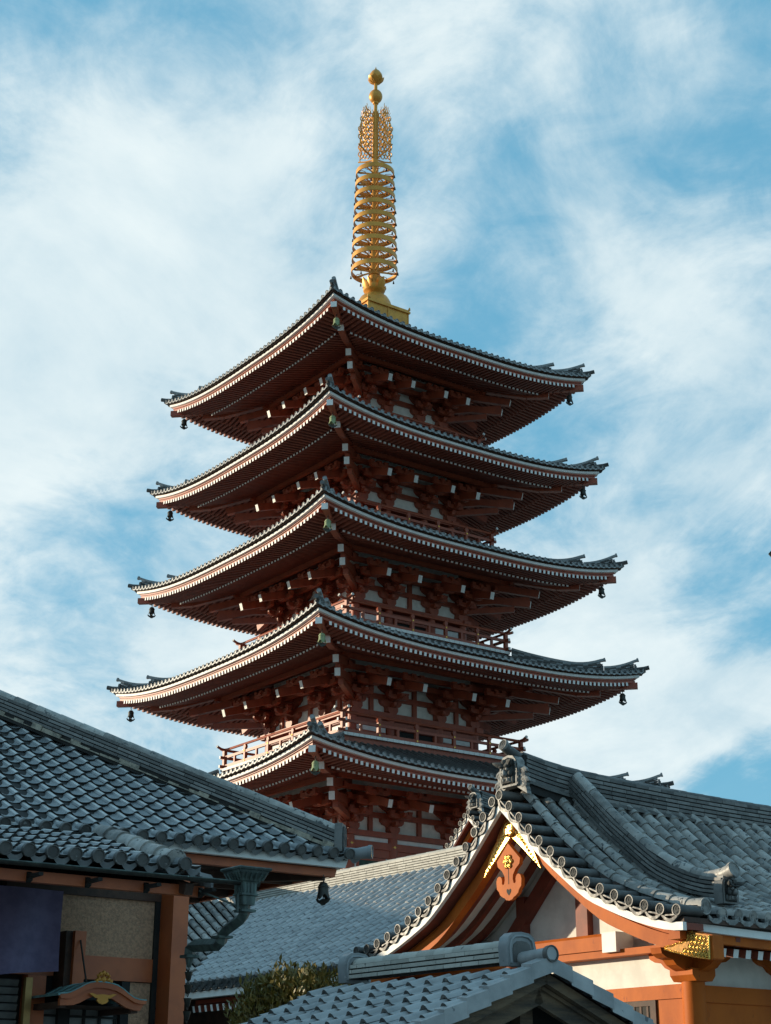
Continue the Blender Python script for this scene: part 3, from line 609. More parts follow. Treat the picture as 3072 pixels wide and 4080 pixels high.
# ------------------------------------------------------------------ shared builders for the halls
def demon_tile(name, parent, o, fdir, w, h, off, mats=None, tori=True, scr=True):
    # carved ridge-end tile: arched plate with a horned mask, scrolls at the foot and a round tile thrust out on top
    o = V(o); f = V(fdir).normalized(); sx = f.cross(Z).normalized(); m = MB(off)
    arch = [(-.5, 0), (.5, 0), (.52, .5), (.46, .8), (.30, .95), (0, 1.), (-.30, .95), (-.46, .8), (-.52, .5)]
    m.prism([(x*w, z*h) for x, z in arch], o-f*.12, sx, Z, f*.16, 0)
    def rim(s0, s1, d):
        a = [o+f*d+sx*(x*w*s0)+Z*(z*h*s0+h*(1-s0)*.45) for x, z in arch]; b = [o+f*d+sx*(x*w*s1)+Z*(z*h*s1+h*(1-s1)*.45) for x, z in arch]
        m.grid([[p for p in a+a[:1]], [p for p in b+b[:1]]], 0)
    rim(1., .86, .065); a = [(x*w, z*h) for x, z in arch]
    m.prism([(x*.86, z*.86+h*.063) for x, z in a], o, sx, Z, f*.045, 1)
    def bl(x, z, rx, rz, d, mi=1, ry=None):
        q = MB(); q.ball((0, 0, 0), rx*w, (ry or rx)*w, rz*h, 0, 9, 6); M = Matrix.Translation(o+f*(.05+d)+sx*(x*w)+Z*(z*h)) @ Matrix(((sx.x, f.x, 0, 0), (sx.y, f.y, 0, 0), (0, 0, 1, 0), (0, 0, 0, 1)))
        m.merge(q, M, mi)
    bl(0, .52, .26, .30, .0); bl(0, .43, .09, .10, .10, 0); bl(0, .36, .13, .06, .09, 0)
    for q in (-1, 1):
        bl(q*.17, .62, .14, .05, .09); bl(q*.15, .53, .07, .05, .09, 0); bl(q*.22, .40, .10, .09, .05); bl(q*.16, .78, .13, .10, .04); bl(q*.12, .20, .05, .07, .07, 0); bl(q*.3, .2, .08, .12, .02)
        m.tube([o+f*.1+sx*(q*w*.22)+Z*(h*.70), o+f*.17+sx*(q*w*.40)+Z*(h*.72), o+f*.2+sx*(q*w*.56)+Z*(h*.78)], 0, 6, 1, True, [.05*w/.4, .04*w/.4, .008])
    m.prism([(-.24*w, .12*h), (.24*w, .12*h), (.2*w, .27*h), (-.2*w, .27*h)], o+f*.04, sx, Z, f*.07, 0)
    for i in range(5): m.box(0, 0, 0, 0, 0, 0) if False else m.prism([((-.2+i*.085)*w, .13*h), ((-.14+i*.085)*w, .13*h), ((-.14+i*.085)*w, .25*h), ((-.2+i*.085)*w, .25*h)], o+f*.111, sx, Z, f*.012, 1)
    if scr:
        for q in (-1, 1):
            for cx, cz, r in ((.66, .38, .20), (.74, .06, .22)):
                c = o+sx*(q*w*cx)+Z*(h*cz)-f*.02
                m.tube([c+(sx*q*cos(t*.62)+Z*sin(t*.62))*(r*w*(1-t*.062)) for t in range(15)], .045*w/.4, 6, 0)
                m.prism([(r*w*.85*cos(t*pi/5), r*w*.85*sin(t*pi/5)) for t in range(10)], c-f*.05, sx, Z, f*.06, 0)
            m.prism([(q*w*.3, 0), (q*w*.95, -.30*h), (q*w*.9, -.12*h), (q*w*.55, .25*h), (q*w*.4, .2*h)], o-f*.08, sx, Z, f*.09, 0)
    if tori:
        r = w*.21; p = o+Z*(h*1.05)
        m.tube([p-f*.30-Z*.07, p-f*.12-Z*.02, p+f*.04+Z*.05, p+f*.16+Z*.13], r, 12, 2)
        m.disc(p+f*.17+Z*.135, f+Z*.35, r*1.1, 0, 16, .05, True, 1)
    return m.build(name, mats or [ONI, ONI_D, TILE], parent, 40)

# ------------------------------------------------------------------ right: gabled hall
def gabled_hall(root, base, axis, P, dR, dL, aV, a1, aEnd, ridge_top, near=True):
    off = base
    def swell(a, d):
        t = min(1, max(0, (a-a1+.15)/.7)); return .15*t*t*(3-2*t)*max(0, 1-(d/3.75)**2)
    RT = MB(off); sgn = {-1: dR, 1: dL}
    arcs = {}
    # arc length table of the curved slope
    tab = [(0, 0)]; n = 60
    for i in range(n):
        d0 = dL*i/n; d1 = dL*(i+1)/n; tab.append((tab[-1][0]+hypot(d1-d0, pw(P, d1)-pw(P, d0)), d1))
    def d_of(s):
        for i in range(n):
            if s <= tab[i+1][0]: return lerp(tab[i][1], tab[i+1][1], (s-tab[i][0])/(tab[i+1][0]-tab[i][0]))
        return tab[-1][1]+s-tab[-1][0]
    def S_of(d):
        for i in range(n):
            if d <= tab[i+1][1]: return lerp(tab[i][0], tab[i+1][0], (d-tab[i][1])/(tab[i+1][1]-tab[i][1]))
        return tab[-1][0]
    for sg in (-1, 1):
        D = sgn[sg]; S = S_of(D)
        def pt(s, a, dz=0., sg=sg, S=S):
            d = d_of(max(0, S-s)); return V((a, axis+sg*d, pw(P, d)+dz+swell(a, d)))
        na = int((aEnd-a1-.35)/.30)
        cols = [a1]+[a1+.33+.30*i for i in range(na)] if near else [a1+.3*i for i in range(8)]
        for i, a in enumerate(cols):
            first = i == 0
            tile_col(RT, lambda s, a=a, f=first: pt(s, a, .09 if f else -.012), S-.10, (1, 0, 0), .098 if first else .096, .30, 0, 7)
            RT.disc(pt(0, a, .07 if first else -.005)+V((0, sg*.01, 0)), (0, sg, -.05), .105 if first else .085, 1, 14, .06, first and near, 1)
        # pan tiles between the columns, stepped
        k = int(S/.22)
        for i in range(len(cols)-1):
            x0, x1 = cols[i], cols[i+1]; xm = (x0+x1)/2
            for j in range(k):
                s0 = S*j/k; s1 = S*(j+1)/k+.02
                A = [pt(s0, x0+.03, -.035), pt(s0, xm-.06, -.075), pt(s0, xm+.06, -.075), pt(s0, x1-.03, -.035)]
                B = [pt(s1, x0+.03, -.06), pt(s1, xm-.06, -.10), pt(s1, xm+.06, -.10), pt(s1, x1-.03, -.06)]
                RT.grid([A, B], 2); RT.grid([[p-Z*.03 for p in A], A], 2)
            e0 = pt(0, xm); RT.prism([(-.13, -.03), (-.06, -.07), (.06, -.07), (.13, -.03), (.12, -.10), (.05, -.14), (-.05, -.14), (-.12, -.10)], (xm, e0.y+sg*.015, e0.z), (1, 0, 0), Z, (0, -sg*.04, 0), 1)
        # verge: short round tiles across the gable edge with crests between
        m = int((S-.05)/.305)
        for j in range(m+1):
            s = .06+.305*j; c = pt(s, aV); t = (pt(s+.05, aV)-pt(s-.05 if s > .05 else 0, aV)).normalized()
            RT.tube([c+V((.03, 0, 0)), c+V((a1-aV-.05, 0, .01))], .072, 10, 3); RT.disc(c, (-1, 0, 0), .080, 3, 16, .06, near, 4)
            if j < m:
                c2 = pt(s+.305, aV); nr = V((-1, 0, 0)).cross(t); nr = nr if nr.z > 0 else -nr; q = []
                for f in range(7): q.append((f/6., -.045-.075*sin(pi*f/6)))
                for f in range(7): q.append((1-f/6., -.085-.085*sin(pi*f/6)))
                RT.prism(q, c+V((.02, 0, 0)), c2-c, nr, (.04, 0, 0), 3)
                w0 = c+(c2-c)*.5-nr*.07; RT.beam(w0+V((.03, 0, 0)), w0+V((a1-aV, 0, 0)), .2, .02, 3, up=nr)
        # slab under the tiles
        sl = 14; top = [[pt(S*i/sl, a, -.085) for a in (aV+.08, a1, a1+.3, a1+.6, a1+.9, aEnd)] for i in range(sl+1)]; bot = [[pt(S*i/sl, a, -.15) for a in (aV+.08, a1, a1+.3, a1+.6, a1+.9, aEnd)] for i in range(sl+1)]
        RT.grid(top, 5); RT.grid(bot, 5); RT.grid([[r[0] for r in top], [r[0] for r in bot]], 5); RT.grid([top[0], bot[0]], 5)
    roof = RT.build("roof", [TILE_L, ONI, TILE, TILE, ONI_D, DWOOD], root, 40)
    def prof(name, a0, a_1, z0, z1, mat_, dmin=0., parent=None, sides=(-1, 1), ext=0.):
        m = MB(off); n = 22
        for sg in sides:
            D = sgn[sg]+ext; P4 = [[], [], [], []]
            for i in range(n+1):
                d = lerp(dmin, D, i/n); y = axis+sg*d; z = pw(P, d)
                for q, (a, dz) in enumerate(((a0, z0), (a0, z1), (a_1, z1), (a_1, z0))): P4[q].append((a, y, z+dz))
            m.grid([P4[0], P4[1], P4[2], P4[3], P4[0]], 0)
            m.add([P4[q][-1] for q in range(4)], [[0, 1, 2, 3]], 0)
        return m.build(name, mat_, parent or root, 30)
    prof("verge_board", aV+.05, aV+.12, -.262, -.155, WHITE, parent=roof); prof("verge_soffit", aV+.1205, aV+.44, -.250, -.16, REDD, parent=roof)
    prof("barge_board", aV+.34, aV+.44, -.335, -.2625, ORANGE, parent=roof); prof("barge_board", aV+.30, aV+.44, -.53, -.3355, ORANGE, parent=roof)
    # main ridge
    ra = aV+.42; zt = pw(P, 0)
    rm = MB(off); LR = aEnd-ra
    def rp(s): return V((ra+s, axis, zt+.06-.15*(1-max(0, 1-s/5.7)**2)+.10*max(0, 1-s/1.4)**2))
    stack_ridge(rm, rp, LR, .40, 7, .070, .30, .09, 0, 1, .0, .42, .012, 2, 7)
    for sg in (-1, 1):                                     # a course of wider tiles at the foot of the ridge
        k = int(LR/.4)
        for i in range(k):
            s0 = LR*i/k; s1 = LR*(i+1)/k-.01; rm.add([rp(s0)+V((0, sg*.16, .10)), rp(s1)+V((0, sg*.16, .10)), rp(s1)+V((0, sg*.31, .03)), rp(s0)+V((0, sg*.31, .03)), rp(s0)+V((0, sg*.31, -.01)), rp(s1)+V((0, sg*.31, -.01))], [[0, 1, 2, 3], [3, 2, 5, 4]], 1)
        
        for i in range(k): rm.beam(rp(LR*i/k)+V((0, sg*.20, -.06)), rp(LR*(i+1)/k)+V((0, sg*.20, -.06)), .14, .14, 2)
    rm.build("main_ridge", [NOSHI, TILE, DARK], roof, 40)
    demon_tile("ridge_end_tile", roof, (aV+.30, axis, zt+.12), (-1, 0, 0), .40, .50, off)
    return roof, pt, S_of, prof

HP = [(0, 6.28), (.44, 5.885), (.87, 5.49), (1.2, 5.235), (1.78, 4.81), (2.06, 4.66), (2.81, 4.365), (3.4, 4.20), (3.75, 4.165), (3.95, 4.19)]
RB = (17.3, 19.2, .21); S2 = 1.15
hall = thing("gabled_hall", "orange temple hall with a sweeping grey tiled gable and gilded pendant at the right", "temple hall", RB, S2)
AV, A1, AX2, AEND = 15.95, 16.46, 19.2, 25.5
hroof, hpt, S_of, hprof = gabled_hall(hall, RB, AX2, HP, 3.74, 3.86, AV, A1, AEND, 7.)
def hall_details():
    off = RB
    # descending ridge with its own end tile
    m = MB(off); ak = 17.42; D = 3.74
    def path(s):
        d = .04+s; return V((ak, AX2-d, pw(HP, d)+.05+.15*max(0, 1-(d/3.75)**2)+.12*max(0, (s-2.2)/1.)**2))
    L = 3.20
    stack_ridge(m, path, L, .30, 5, .058, .30, .095, 0, 1, .02, .34, .016, 2, 7)
    e = path(L)+V((0, 0, .36)); m.tube([e+V((0, .3, -.02)), e+V((0, 0, .0)), e+V((0, -.18, .05))], .098, 12, 1); m.disc(e+V((0, -.19, .05)), (0, -1, .25), .115, 1, 16, .05, False, 3)
    k = m.build("descending_ridge", [NOSHI, TILE_L, DARK, ONI_D], hroof, 40)
    demon_tile("ridge_end_tile", hroof, path(L)+V((0, -.03, -.06)), (0, -1, 0), .30, .38, off, [NOSHI, ONI_D, TILE_L], False, False)
    # gable: rafters under the overhang, wall, strut, posts
    m = MB(off)
    n = 16
    for sg, D in ((-1, 3.6), (1, 3.8)):
        m.grid([[V((a, AX2+sg*D*i/n, pw(HP, D*i/n)-.30)) for a in (AV+.42, 17.5)] for i in range(n+1)], 1)
        for a in (16.52, 16.86, 17.20):
            for i in range(n):
                d0, d1 = D*i/n, D*(i+1)/n
                m.beam((a, AX2+sg*d0, pw(HP, d0)-.345), (a, AX2+sg*d1, pw(HP, d1)-.345), .09, .12, 0, up=V((1, 0, 0)).cross(V((0, d1-d0, pw(HP, d1)-pw(HP, d0)))))
    m.build("gable_rafters", [REDD, PLASTER], hroof, 0)
    w = MB(off); gp = [(-3.3, 4.05), (3.3, 4.05)]+[(d, pw(HP, abs(d))-.32) for d in [3.3-.3*i for i in range(23)]]
    w.prism([(x, z) for x, z in gp], (17.42, AX2, 0), (0, 1, 0), Z, (.15, 0, 0), 0)
    GW = w.build("gable_wall", PLASTER, hall, 0)
    s = MB(off); s.beam((17.36, AX2-.05, 5.6), (17.36, AX2+1.55, 4.1), .14, .22, 0, up=V((0, .7, .7))); s.build("strut", REDD, GW, 0)
    s = MB(off); s.box(17.30, 17.44, 18.72, 18.98, 4.13, 5.2, 0); s.build("post", REDD, GW, 0)
    s = MB(off); s.box(17.30, 17.44, AX2+1.0, AX2+1.2, 4.13, 4.9, 0); s.build("post", REDD, GW, 0)
    b = MB(off); b.prism([(-.145, 0), (-.145, .2), (-.10, .245), (.10, .245), (.145, .2), (.145, 0)], (17.25, 23, 3.905), (1, 0, 0), Z, (0, -4.84, 0), 0)
    b.box(17.06, 17.44, 17.86, 18.16, 3.86, 4.15, 1); b.build("cross_beam", [ORANGE, WHITE], hall, 0)
    b = MB(off); b.box(17.14, 17.42, 16.2, 23, 3.80, 3.8995, 0); b.build("cross_beam", ORANGE, hall, 0)
    # wall below: white panels, orange rails, round columns, boat shaped brackets
    wa = 17.34; wb = 16.62
    p = MB(off); p.box(wa+.04, wa+.2, wb, 23, .21, 3.8, 0); p.box(wa, 25, wb+.04, wb+.2, .21, 3.9, 0); HW = p.build("wall", PLASTER, hall, 0)
    for (c0, c1) in ((.0, .0),):
        q = MB(off); q.box(wa-.03, wa+.05, wb+.1, 23, 3.16, 3.355, 0); q.box(wa-.031, wa+.05, wb+.1, 23, 2.30, 2.42, 0); q.build("wall_rail", ORANGE, HW, 0)
        q = MB(off); q.box(wa+.1, 25, wb-.035, wb+.05, 3.10, 3.33, 0); q.box(wa+.1, 25, wb-.036, wb+.05, 2.2, 2.35, 0); q.build("wall_rail", ORANGE, HW, 0)
        q = MB(off); q.box(wa, wa+.05, wb+.12, 17.35, 2.42, 3.16, 0); q.box(wa+.12, 19.1, wb, wb+.05, 2.35, 3.10, 0); q.box(19.3, 25, wb, wb+.05, 2.35, 3.10, 0); q.build("wall_panel", ORANGE, HW, 0)
        q = MB(off); q.box(wa-.01, wa+.05, 17.47, 19.2, 2.42, 3.16, 0)
        for y0, y1, z0, z1 in ((17.36, 17.47, 2.42, 3.16), (19.2, 19.3, 2.42, 3.16), (17.47, 19.2, 3.08, 3.16)): q.box(wa-.03, wa+.05, y0, y1, z0, z1-.002, 1)
        for i in range(12): q.box(wa-.02, wa+.0, 17.52+i*.14, 17.56+i*.14, 2.42, 3.08, 1)
        q.build("window", [DARK, DWOOD], HW, 0)
    def column(a, b):
        q = MB(off); q.tube([(a, b, .21), (a, b, 3.37)], .165, 24, 0); q.build("column", ORANGE, hall, 40)
    column(wa+.03, wb+.03); column(wa+2.0, wb+.03); column(wa+4.0, wb+.03); column(wa+.03, wb+4.2)
    boat = [(-.62, .30), (-.60, .22), (-.52, .17), (-.42, .15), (-.36, .08), (-.26, .03), (-.18, 0), (.18, 0), (.26, .03), (.36, .08), (.42, .15), (.52, .17), (.60, .22), (.62, .30)]
    for a, b, dirs in ((wa+.03, wb+.03, 2), (wa+2.0, wb+.03, 1), (wa+4., wb+.03, 1)):
        q = MB(off); q.prism([(-.16, 0), (.16, 0), (.23, .08), (.23, .17), (-.23, .17), (-.23, .08)], (a, b-.22, 3.372), (1, 0, 0), Z, (0, .44, 0), 0)
        q.prism([(x*1.15, z) for x, z in boat], (a, b-.10, 3.50), (1, 0, 0), Z, (0, .2, 0), 0)
        if dirs > 1: q.prism([(x*1.25, z) for x, z in boat], (a-.09, b, 3.503), (0, 1, 0), Z, (.18, 0, 0), 0)
        q.build("bracket", ORANGE, hall, 0)
    # long eave to the right: white board, fascia, rafters
    z0 = 4.165
    e = MB(off)
    for i in range(12):
        a0_, a1_ = lerp(AV+.13, AEND, i/12), lerp(AV+.13, AEND, (i+1)/12); l0 = .05*max(0, 1-(a0_-16.2)/3)**2; l1 = .05*max(0, 1-(a1_-16.2)/3)**2
        for (y0, y1, za, zb, mi) in ((15.52, 15.66, -.29, -.19, 0), (15.60, 15.8, -.41, -.2905, 1)):
            e.add([(a0_, y0, z0+za+l0), (a1_, y0, z0+za+l1), (a1_, y0, z0+zb+l1), (a0_, y0, z0+zb+l0), (a0_, y1, z0+za+l0), (a1_, y1, z0+za+l1), (a1_, y1, z0+zb+l1), (a0_, y1, z0+zb+l0)], [[0, 1, 2, 3], [4, 5, 6, 7], [0, 1, 5, 4], [3, 2, 6, 7], [0, 3, 7, 4]], mi)
    e.build("eave_board", [WHITE, ORANGE], hroof, 0)
    r = MB(off)
    for i in range(34):
        a = 16.76+.247*i; r.beam((a, wb+.2, 3.94), (a, 15.70, 3.685), .10, .115, 0, 1)
    r.grid([[(16.4, 15.7, 3.745), (AEND, 15.7, 3.745)], [(16.4, wb+.2, 4.0), (AEND, wb+.2, 4.0)]], 0)
    r.build("eave_rafters", [REDD, WHITE], hroof, 0)
    # corner end of the barge board with the pierced gilt plate
    c = MB(off); c.prism([(15.16, 3.83), (15.16, 3.53), (15.20, 3.515), (15.5, 3.60), (15.5, 3.9)], (AV+.28, 0, 0), (0, 1, 0), Z, (.20, 0, 0), 0); c.build("barge_end", ORANGE, hroof, 0)
    gm = MB(off)
    q = [(15.20, 3.825), (15.215, 3.525), (15.40, 3.56), (15.62, 3.605), (15.86, 3.665), (16.03, 3.712), (16.03, 3.735), (15.96, 3.745), (15.88, 3.742), (15.80, 3.768), (15.70, 3.768), (15.665, 3.79), (15.61, 3.785), (15.59, 3.81), (15.63, 3.835), (15.665, 3.86), (15.72, 3.87), (15.77, 3.905), (15.85, 3.93), (15.92, 3.955), (15.97, 3.985), (15.95, 4.0), (15.86, 3.985), (15.7, 3.945), (15.5, 3.895)]
    gm.prism(q, (AV+.262, 0, 0), (0, 1, 0), Z, (.025, 0, 0), 1)
    fr = AV+.258
    for i in range(7):
        for j in range(4):                                 # hexagon lattice with flowers
            y = 15.26+.066*i+(.033 if j % 2 else 0); z = 3.575+.066*j+(y-15.2)*.19
            if z > 3.80+(y-15.2)*.22 or (y > 15.58 and j > 0): continue
            gm.tube([(fr, y+.033*cos(t*pi/3), z+.036*sin(t*pi/3)) for t in range(7)], .008, 4, 0); gm.ball((fr, y, z), .010, .017, .017, 0, 6, 4)
    gm.tube([(fr, y, z) for y, z in q[:6]], .014, 4, 0); gm.tube([(fr, y, z) for y, z in q[6:]], .014, 4, 0); gm.tube([(fr, 15.205, 3.83), (fr, 15.22, 3.53)], .012, 5, 0)
    gm.build("gilt_plate", [LEAF, GOLDD], hroof, 40)
    # pendant under the apex
    zt = 5.50
    hf = [(0, .02), (.277, -.235), (.256, -.317), (.16, -.386), (.10, -.47), (.094, -.53), (.112, -.59), (.145, -.60), (.165, -.575), (.160, -.535), (.172, -.495), (.20, -.468), (.235, -.462), (.275, -.485), (.298, -.54), (.288, -.65), (.235, -.70), (.215, -.745), (.15, -.787), (.11, -.80), (.07, -.835), (.03, -.838), (0, -.848)]
    half = MB(off); poly = [(x, z) for x, z in hf]+[(-x, z) for x, z in hf[-2:0:-1]]
    half.prism(poly, (AV+.20, AX2, zt), (0, 1, 0), Z, (.07, 0, 0), 0)
    ht = [(0, -.045), (.012, -.02), (.03, -.008), (.05, -.02), (.053, -.045), (.035, -.075), (0, -.11)]
    half.prism([(x, z) for x, z in ht]+[(-x, z) for x, z in ht[-2:0:-1]], (AV+.196, AX2, zt-.66), (0, 1, 0), Z, (.003, 0, 0), 1)
    half.box(AV+.197, AV+.2, AX2-.006, AX2+.006, zt-.60, zt-.36, 1)
    PD = half.build("pendant", [ORANGE, DARK], hroof, 0)
    fl = MB(off); fl.ball((AV+.19, AX2, zt-.26), .05, .055, .055, 0, 10, 7)
    for t in range(6): fl.ball((AV+.19, AX2+.07*cos(t*pi/3), zt-.26+.075*sin(t*pi/3)), .03, .042, .042, 0, 8, 5)
    fl.build("flower_fitting", LEAF, PD, 60)
    # gilt wings along the barge boards and the round crest above
    for sg in (-1, 1):
        m = MB(off); up_ = []; lo = []
        for i in range(22):
            d = .015+.031*i; f = i/21.; wv = .035*abs(sin(i*1.7))+.02*sin(i*.9)
            up_.append((sg*d, pw(HP, d)-.60+(.42+wv)*(1-f)**.8)); lo.append((sg*d, pw(HP, d)-.62-.02*(1-f)+.03*f))
        m.prism(lo+up_[::-1], (AV+.262, AX2, 0), (0, 1, 0), Z, (.034, 0, 0), 0)
        for i in range(13):
            d = .06+.045*i; r_ = .05*(1-i/15.); z = pw(HP, d)-.60+.16*(1-i/13.)
            m.tube([(AV+.258, AX2+sg*(d+r_*cos(t*.7+i)*(1-t*.07)), z+r_*sin(t*.7+i)*(1-t*.07)) for t in range(11)], .010, 4, 0)
        m.build("gilt_wing", LEAFS, hroof, 0)
    m = MB(off); cz = 5.735; R = .118; x0 = AV+.21
    m.lathe([(R-.022, 0), (R-.022, .04), (R-.012, .05), (R, .04), (R, 0), (R-.022, 0)], 28, 0, cap=False); k = MB(off)
    k.merge(m, Matrix.Translation((x0+.04, AX2, cz)) @ Matrix.Rotation(-pi/2, 4, 'Y'))
    k.lathe([(.001, 0), (.001, 0)], 4, 0, (x0+.05, AX2, cz)) if False else None
    k.prism([(R*.95*cos(t*pi/10), R*.95*sin(t*pi/10)) for t in range(20)], (x0+.035, AX2, cz), (0, 1, 0), Z, (.01, 0, 0), 1)
    u, t_ = .068, .0135
    # the temple's crest; the viewer's right is -b
    for y0, y1, z0, z1 in ((-t_, t_, -u, u), (-u, u, -t_, t_), (0, u, u-2*t_, u), (-u, 0, -u, -u+2*t_), (-u, -u+2*t_, 0, u), (u-2*t_, u, -u, 0)):
        k.box(x0, x0+.036, AX2+y0, AX2+y1, cz+z0, cz+z1, 0)
    k.build("crest", [LEAFS, GOLD], hroof, 30)
hall_details()

# ------------------------------------------------------------------ small gable seen behind, between the hall and the pagoda
s3 = 1.04*1.0
apx = CAM+pix(1085*800/1666*1666/3072+1350*1666/3072, (572*800/1666+3000)*1666/3072)*1.0
dr = (apx-CAM); k3 = 50./dr.y; wp = CAM+dr*k3
a3, b3 = wp.dot(DA), wp.dot(DB); HP3 = [(d, z-6.28+wp.z+.32) for d, z in HP]
RB3 = (a3+1.2, b3, 0.)
hall3 = thing("rear_hall", "small tiled gable with a demon tile peeping over the long roof behind the orange hall", "temple hall", RB3, 1.)
r3, _, _, prof3 = gabled_hall(hall3, RB3, b3, HP3, 3.74, 3.86, a3-.1, a3+.35, a3+6, 7.)
m = MB(RB3); m.prism([(-3.3, 0), (3.3, 0)]+[(d, pw(HP3, abs(d))-.32) for d in [3.3-.3*i for i in range(23)]], (a3+.9, b3, 0), (0, 1, 0), Z, (5, 0, 0), 0); m.build("gable_wall", ORANGE, hall3, 0)

# ------------------------------------------------------------------ middle: long tiled roof
RM = (19., 29., .35); SM = 1.10
mid = thing("long_hall", "long hall with pale grey tiled slope and cream ridge in front of the pagoda", "temple hall", RM, SM)
def long_hall():
    off = RM; m = MB(off); a0, ar = 17.0, 21.25; z0 = 4.09
    def zs(d): return z0+.50*d+.018*d*d                    # d from the eave
    b_lo, b_hi = 24.0, 31.0
    Lr = 5.0
    cols = []
    b = b_lo
    while b < 36.5:
        vs = max(0, b-30.95)                                # cut by the valley
        if vs < ar-a0-.2:
            def path(s, b=b, vs=vs): d = vs+s*.885; return V((a0+d, b, zs(d)+.035))
            tile_col(m, path, (ar-a0-vs)/.885, (0, 1, 0), .074, .33, 0, 7)
            if vs == 0: m.disc((a0-.01, b, zs(0)+.0), (-1, 0, 0), .094, 1, 14, .06, True, 1); m.prism([(-.13, -.02), (-.06, -.06), (.06, -.06), (.13, -.02), (.12, -.09), (.05, -.13), (-.05, -.13), (-.12, -.09)], (a0+.0, b+.15, zs(0)-.02), (0, 1, 0), Z, (.04, 0, 0), 1)
        cols.append(b); b += .30
    for i in range(len(cols)-1):
        y0, y1 = cols[i], cols[i+1]; ym = (y0+y1)/2; vs = max(0, y0-30.95); L = ar-a0-vs
        if L < .2: continue
        k = int(L/.2)
        for j in range(k):
            d0 = vs+L*j/k; d1 = vs+L*(j+1)/k
            A = [V((a0+d0, y, zs(d0)+dz)) for y, dz in ((y0+.03, -.03), (ym, -.10), (y1-.03, -.03))]; B = [V((a0+d1+.01, y, zs(d1)+dz-.022)) for y, dz in ((y0+.03, -.03), (ym, -.10), (y1-.03, -.03))]
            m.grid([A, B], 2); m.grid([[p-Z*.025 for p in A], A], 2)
    m.add([(a0+.1, b_lo, z0-.1), (a0+.1, 36.5, z0-.1), (ar, 36.5, zs(ar-a0)-.1), (ar, b_lo, zs(ar-a0)-.1), (ar+4, 36.5, z0), (ar+4, b_lo, z0)], [[0, 1, 2, 3], [3, 2, 4, 5]], 3)
    roof = m.build("roof", [TILE_M, ONI_D, DARKT, TILE], mid, 40)
    r = MB(off)
    def rp(s): return V((ar, b_lo+s, zs(ar-a0)-.06))
    stack_ridge(r, rp, 12.6, .36, 6, .055, .30, .085, 0, 0, .02, .36, .012, 1, 6)
    r.build("main_ridge", [NOSHI_L, DARK], roof, 40)
    # wing with its slope turned to the right, meeting in a valley
    w = MB(off); br = 35.6  # wing lengthened behind the left hall, unseen, to shade the long slope
    def zw(d): return z0+.02+.50*d+.018*d*d
    for i in range(44):
        a = 7.6+.30*i; vs = max(0, a-17.05)
        if br-30.95-vs > .3:
            def path(s, a=a, vs=vs): d = vs+s*.885; return V((a, 30.95+d-.12, zw(d)+.06))
            tile_col(w, path, (br-30.95-vs)/.885, (1, 0, 0), .092, .34, 0, 7); q = path(0); w.disc(q+V((0, -.01, 0)), (0, -1, 0), .10, 1, 12, .06)
            k = 20; y0 = 30.95+vs
            for j in range(k):
                d0 = vs+(br-y0)*j/k; d1 = vs+(br-y0)*(j+1)/k
                A = [V((x, 30.95+d0, zw(d0)+dz)) for x, dz in ((a+.05, .05), (a+.15, .0), (a+.25, .05))]; B = [V((x, 30.95+d1, zw(d1)+dz-.03)) for x, dz in ((a+.05, .05), (a+.15, .0), (a+.25, .05))]
                w.grid([A, B], 0); w.grid([[p-Z*.03 for p in A], A], 2)
    w.add([(7.5, 31, z0-.06), (17, 31, z0-.06), (21, 35.2, zw(4.25)-.06), (7.5, 35.2, zw(4.25)-.06), (7.5, 39.5, z0), (21, 39.5, z0)], [[0, 1, 2, 3], [3, 2, 5, 4]], 2)
    stack_ridge(w, lambda s: V((7.5+s, br, zw(4.65)-.1)), 13.6, .34, 5, .055, .30, .08, 0, 0, 0, .36, .012, 2, 6); w.box(8, 17, 32, 39, .35, z0-.1, 2)
    w.build("roof_wing", [TILE_L, ONI_D, DARK], roof, 40)
    e = MB(off); e.box(a0+.05, a0+.2, b_lo, 31, z0-.27, z0-.14, 0); e.box(a0+.40, a0+.6, b_lo, 31, z0-.40, z0-.271, 1); e.box(a0+.1, a0+.5, b_lo, 31, z0-.139, z0-.11, 2)
    e.build("eave_board", [WHITE, RED, DWOOD], roof, 0)
    f = MB(off); k = int(7/.246)
    for i in range(k): y = b_lo+.1+.246*i; f.beam((a0+2.0, y, z0-.05), (a0+.22, y, z0-.47), .085, .13, 0, 1)
    f.add([(a0+.3, b_lo, z0-.37), (a0+.3, 31, z0-.37), (a0+2, 31, z0+.03), (a0+2, b_lo, z0+.03)], [[0, 1, 2, 3]], 0)
    f.build("eave_rafters", [REDD, WHITE], roof, 0)
    h = MB(off); h.box(a0+1.6, 25, b_lo, 36, .35, z0-.02, 0); h.box(a0+1.55, a0+1.6, b_lo, 36, 3.0, 3.25, 1); H = h.build("wall", [DWOOD, REDD], mid, 0)  # wall dark brown, the shade under the eave put into its colour
    for y in (25.0, 27.4, 29.8): c = MB(off); c.tube([(a0+1.55, y, .35), (a0+1.55, y, z0-.1)], .16, 14, 0); c.build("column", REDD, mid, 40)
long_hall()

